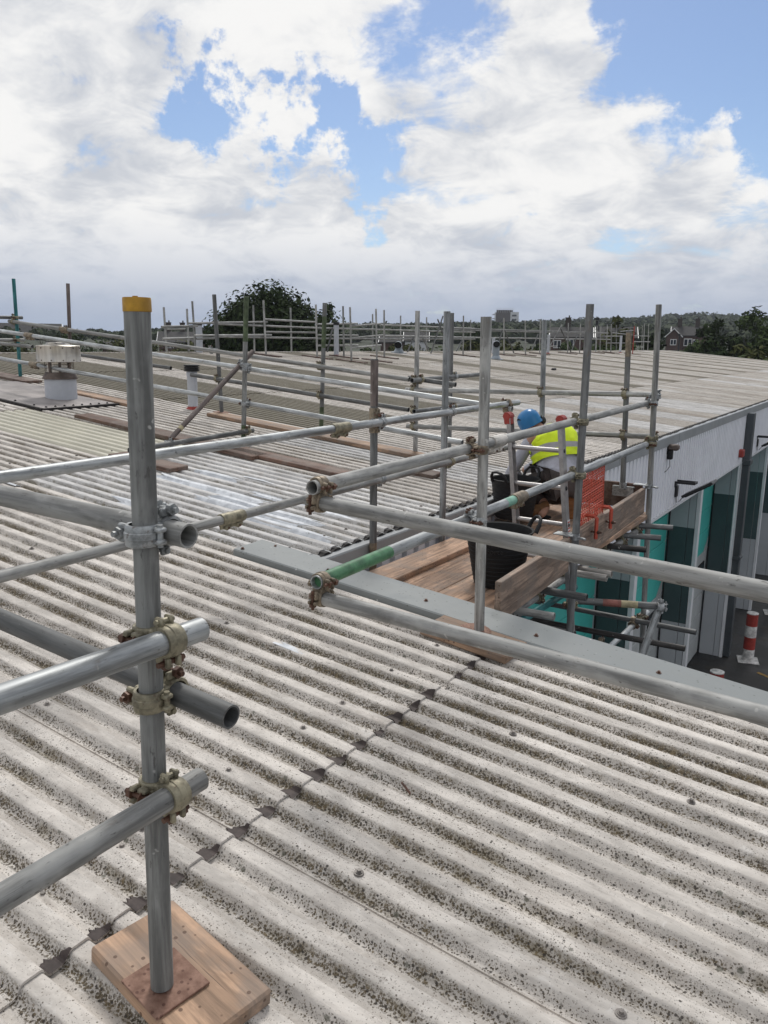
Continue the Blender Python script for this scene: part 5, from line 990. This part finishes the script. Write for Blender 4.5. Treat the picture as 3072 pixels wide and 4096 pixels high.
# houses
def house(x, y, yaw, wd, dp, he, hr, zb, label, chim=((.25, 0),), wins=(), group='houses beyond the trees', wall='brick'):
    t = thing('brick_house', (x, y, zb), label, 'house', group); rot = Matrix.Rotation(R(yaw), 3, 'Z'); o = Vector((x, y, 0)); P = lambda a, b, c: o + rot @ Vector((a, b, c)) ; w2, d2 = wd / 2, dp / 2
    m = MB(); m.add([P(-w2, -d2, zb), P(w2, -d2, zb), P(w2, d2, zb), P(-w2, d2, zb), P(-w2, -d2, he), P(w2, -d2, he), P(w2, d2, he), P(-w2, d2, he), P(-w2, 0, hr), P(w2, 0, hr)], [(0, 1, 5, 4), (2, 3, 7, 6), (0, 4, 8, 7, 3), (1, 2, 6, 9, 5)]); m.build('wall', M[wall], t)
    m = MB(); ov = .3; dz_ = .10; P2 = lambda a, b, c: P(a, b, c)
    for s in (-1, 1):
        sl = (hr - he) / d2; a = [P(-w2 - ov, s * (d2 + ov), he - sl * ov + dz_), P(w2 + ov, s * (d2 + ov), he - sl * ov + dz_), P(w2 + ov, 0, hr + dz_), P(-w2 - ov, 0, hr + dz_)]; b = [v - Vector((0, 0, .14)) for v in a]; m.add(a + b, [(0, 1, 2, 3), (7, 6, 5, 4), (0, 4, 5, 1), (1, 5, 6, 2), (3, 2, 6, 7), (0, 3, 7, 4)])
    rf = m.build('roof', M['tile'], t)
    for sx in (-1, 1):
        a, b, c = P(sx * (w2 + ov + .02), -(d2 + ov), he - (hr - he) / d2 * ov), P(sx * (w2 + ov + .02), 0, hr), P(sx * (w2 + ov + .02), d2 + ov, he - (hr - he) / d2 * ov); m = MB(); m.path([a, b, c], .10, 4); m.sm = [False] * len(m.sm); m.build('barge_board', M['white_frame'], t)
    for cx_, cy_ in chim: m = MB(); p = P(cx_ * wd, cy_ * dp, hr + .45); m.box(p, (.85, .6, 2.2), rot); m.box(p + Vector((0, 0, 1.15)), (1.0, .72, .14), rot); m.cyl(p + Vector((.15, 0, 1.2)), p + Vector((.15, 0, 1.55)), .12, 8); m.build('chimney', M['tower_brick'], t)
    for face, a, zc, ww, hh in wins:
        if face == 'f': p = P(a, -d2 - .03, zc); sz = (ww, .08, hh)
        else: sx = 1 if face == 'r' else -1; p = P(sx * (w2 + .03), a, zc); sz = (.08, ww, hh)
        m = MB(); m.box(p, sz, rot); wf = m.build('window', M['white_frame'], t); m = MB()
        for k in (-1, 1):
            q = p + rot @ (Vector((k * ww * .24, -.05, 0)) if face == 'f' else Vector(((.05 if face == 'r' else -.05), k * ww * .24, 0))); m.box(q, (ww * .38, .03, hh * .8) if face == 'f' else (.03, ww * .38, hh * .8), rot)
        m.build('pane', M['glass'], wf)
    return t
house(-39.6, 177.5, 14, 6.6, 6.2, 2.35, 4.05, -3.0, 'brick house with grey roof and two dark chimneys, right of the tall pole', ((-.30, 0), (.22, 0)), (('f', -.2, .9, 1.6, 1.5), ('f', 1.2, .5, .9, 2.0)))
house(-41.9, 174.2, -76, 3.2, 2.9, 2.2, 3.6, -3.0, 'small brick gable wing with white barge boards and one window', (), (('r', 0, .9, 1.2, 1.2),))
house(-107, 101.5, 44, 9.5, 7.5, -.15, 1.5, -4.0, 'dark brick houses with white windows at left, behind the ridge scaffold', ((-.35, .1), (-.1, .1)), (('f', -2.9, -.75, 1.2, .9), ('f', -1.2, -.75, 1.4, .9), ('f', -1.2, -2.1, 1.6, .8), ('f', 1.8, -1.7, 1.2, 1.3), ('f', 3.7, -1.7, 1.4, 1.3), ('f', 3.7, -.7, 1.2, .8)))
house(-76.5, 128.5, 30, 4.0, 5.0, .6, 2.0, -3.0, 'pale gabled house among trees below the open hill', (), (('f', .2, -.5, 1.2, 1.0),), wall='tower_white'); house(-80.5, 127.0, 30, 4.5, 5.0, .3, 1.5, -3.0, 'grey roofed house left of the pale gable', (), ())
house(-48.2, 131.5, 20, 6.4, 6.0, 1.4, 2.9, -3.0, 'brown brick terrace house with chimneys, right of the bright pole', ((-.1, .05),), (('f', -2.2, .2, 1.2, 1.3), ('f', -.2, .4, 1.2, 1.3), ('f', -2.2, -1.9, 1.2, 1.2))); house(-41.5, 134.0, 20, 6.0, 6.0, 1.4, 3.0, -3.0, 'brown brick terrace house with a chimney behind the dark outer pole', ((.0, .05),), (('f', .6, -.6, 1.0, 1.0),))
house(-93.4, 76.0, 50, 5.0, 4.0, -1.0, -.3, -4.0, 'red roofed low house beyond the olive trees at left', (), ()); house(-205, 136, 56, 16, 9, 1.5, 4.2, -5, 'distant pale house at the left picture edge', (), (('f', -3, -.3, 2.4, 1.6), ('f', 3, -.3, 2.4, 1.6)), wall='tower_white')
for i, (px_, y_, lb) in enumerate(((-150, 238, 'distant white town house low under the hill, left one'), (-156, 246, 'distant white town house low under the hill, middle one'), (-143, 236, 'distant white town house low under the hill, right one'))): house(px_, y_, 33 + i * 20, 5, 4, .3 - i * .3, 1.6 - i * .3, -4, lb, (), (), wall='tower_white')
# the tower block
tx, ty = -252.5, 545.0; t = thing('tower_block', (tx, ty, -4), 'distant brown and white tower block rising before the wooded hill', 'tower block'); rot = Matrix.Rotation(R(25), 3, 'Z'); o = Vector((tx, ty, 0)); Pb = lambda a, b, c: o + rot @ Vector((a, b, c))
m = MB(); m.box(Pb(.4, 0, 9), (10.5, 12, 27), rot); m.build('brick_core', M['tower_brick'], t); m = MB(); m.box(Pb(8.6, 0, 9.2), (6.0, 11.6, 27.4), rot); m.build('rendered_bay', M['tower_white'], t); m = MB(); m.box(Pb(-5.1, -6.1, 9.2), (.9, .5, 27.2), rot); m.build('rendered_strip', M['tower_white'], t)
for k in range(6):
    m = MB(); m.box(Pb(8.4, -5.85, 20.5 - k * 2.9), (3.2, .2, 1.2), rot); w_ = m.build('window', M['glass'], t)
    m = MB(); m.box(Pb(-6.2, 0, 21.4 - k * 2.9), (2.0, 11, .35), rot); m.build('balcony', M['tower_white'], t); m = MB(); m.box(Pb(-5.1, 0, 20.0 - k * 2.9), (.5, 10.6, 1.7), rot); m.build('window', M['glass'], t)
m = MB(); m.box(Pb(1.5, 0, 23.4), (11.5, 8, 1.9), rot); m.build('plant_room', M['tower_brick'], t); m = MB()
for zz in (24.9, 25.6): m.cyl(Pb(-4.5, -4.2, zz), Pb(8, -4.2, zz), .07, 5)
for k in range(9): m.cyl(Pb(-4.5 + k * 1.56, -4.2, 22.5), Pb(-4.5 + k * 1.56, -4.2, 25.6), .07, 5)
m.build('roof_railing', M['flue'], t)
# camera mast and lamp post
t = thing('camera_mast', (-22.2, 66.4, -6.95), 'slim pole with a black camera head behind the ridge scaffold', 'mast'); m = MB(); m.cyl((-22.2, 66.4, -6.95), (-22.2, 66.4, 2.1), .06, 8); m.build('pole', M['galv_dark'], t); m = MB(); m.box((-22.2, 66.3, 2.18), (.42, .30, .16), bev=.02); m.box((-22.16, 66.3, 1.85), (.20, .2, .34), bev=.02); m.box((-22.12, 66.3, 1.45), (.26, .2, .42), bev=.04); m.build('camera_head', M['dark_metal'], t)
t = thing('lamp_post', (-27.6, 118, ground_h(-27.6, 118)), 'dark lamp post standing before the gabled houses', 'lamp post'); m = MB(); m.cyl((-27.6, 118, ground_h(-27.6, 118)), (-27.6, 118, 1.6), .12, 8); m.build('pole', M['dark_metal'], t); m = MB(); m.box((-27.6, 117.8, 1.65), (.35, .5, .3), bev=.05); m.build('lamp_head', M['dark_metal'], t)
# wooded hill: one far mass of crowns
ico = bmesh.new(); bmesh.ops.create_icosphere(ico, subdivisions=1, radius=1.0); iv = [v.co.copy() for v in ico.verts]; ico.verts.index_update(); ifc = [tuple(v.index for v in f.verts) for f in ico.faces]; ico.free()
g = random.Random(11); m = MB(); V3 = []
for k in range(400): v = Vector((g.gauss(0, 1), g.gauss(0, 1), abs(g.gauss(0, 1)) * .9 - .25)).normalized(); a_ = v.orthogonal().normalized(); V3.append((v, a_, v.cross(a_)))
for k in range(3800):
    az = g.uniform(-2, 70); d = 200 + 640 * g.random() ** .75; a = R(az); x, y = -d * math.sin(a), d * math.cos(a); z = ground_h(x, y); s = g.uniform(.0042, .0078) * (d + 250); zt = z + s * .5
    lim = skyline(az) * d + .004 * d * math.sin(az * 2.3) * .3; zt = min(zt, lim - s * .80 + g.uniform(-.6, .9) * s * .25)
    m.add([(x + v.x * s * .86, y + v.y * s * .86, zt + v.z * s * .72) for v in iv], ifc, True)
    c = Vector((x, y, zt)); q0 = g.randrange(400)
    for q in range(46):
        v, a_, b_ = V3[(q0 + q * 7) % 400]; p = c + Vector((v.x, v.y, v.z * .85)) * s * g.uniform(.84, 1.06); e = s * g.uniform(.13, .24); t1 = (a_ + v * g.uniform(-.7, .7)) * e; t2 = (b_ + v * g.uniform(-.7, .7)) * e
        m.add([p - t1, p + t2, p + t1, p - t2], [(0, 1, 2, 3)])
tag(m.build('wooded_hill', M['hill']), 'wooded hill closing the horizon', 'woodland', None, 'stuff')

# ------------------------------------------------------------------ the air
m = MB(); m.box((0, 0, -15), (2600, 2600, 98)); hz_ = m.build('haze', []); tag(hz_, kind='stuff')
hm_ = bpy.data.materials.new('haze_air'); hm_.use_nodes = True; ht = hm_.node_tree; ht.nodes.clear(); pv = ht.nodes.new('ShaderNodeVolumePrincipled'); pv.inputs['Color'].default_value = (.80, .86, .95, 1); pv.inputs['Density'].default_value = .00022; pv.inputs['Anisotropy'].default_value = .3
ho = ht.nodes.new('ShaderNodeOutputMaterial'); ht.links.new(pv.outputs[0], ho.inputs['Volume']); hz_.data.materials.append(hm_)

# ------------------------------------------------------------------ lift everything so that the yard is at zero
for o in sc.objects:
    if o.parent is None and o.type in ('MESH', 'EMPTY'): o.location.z += H
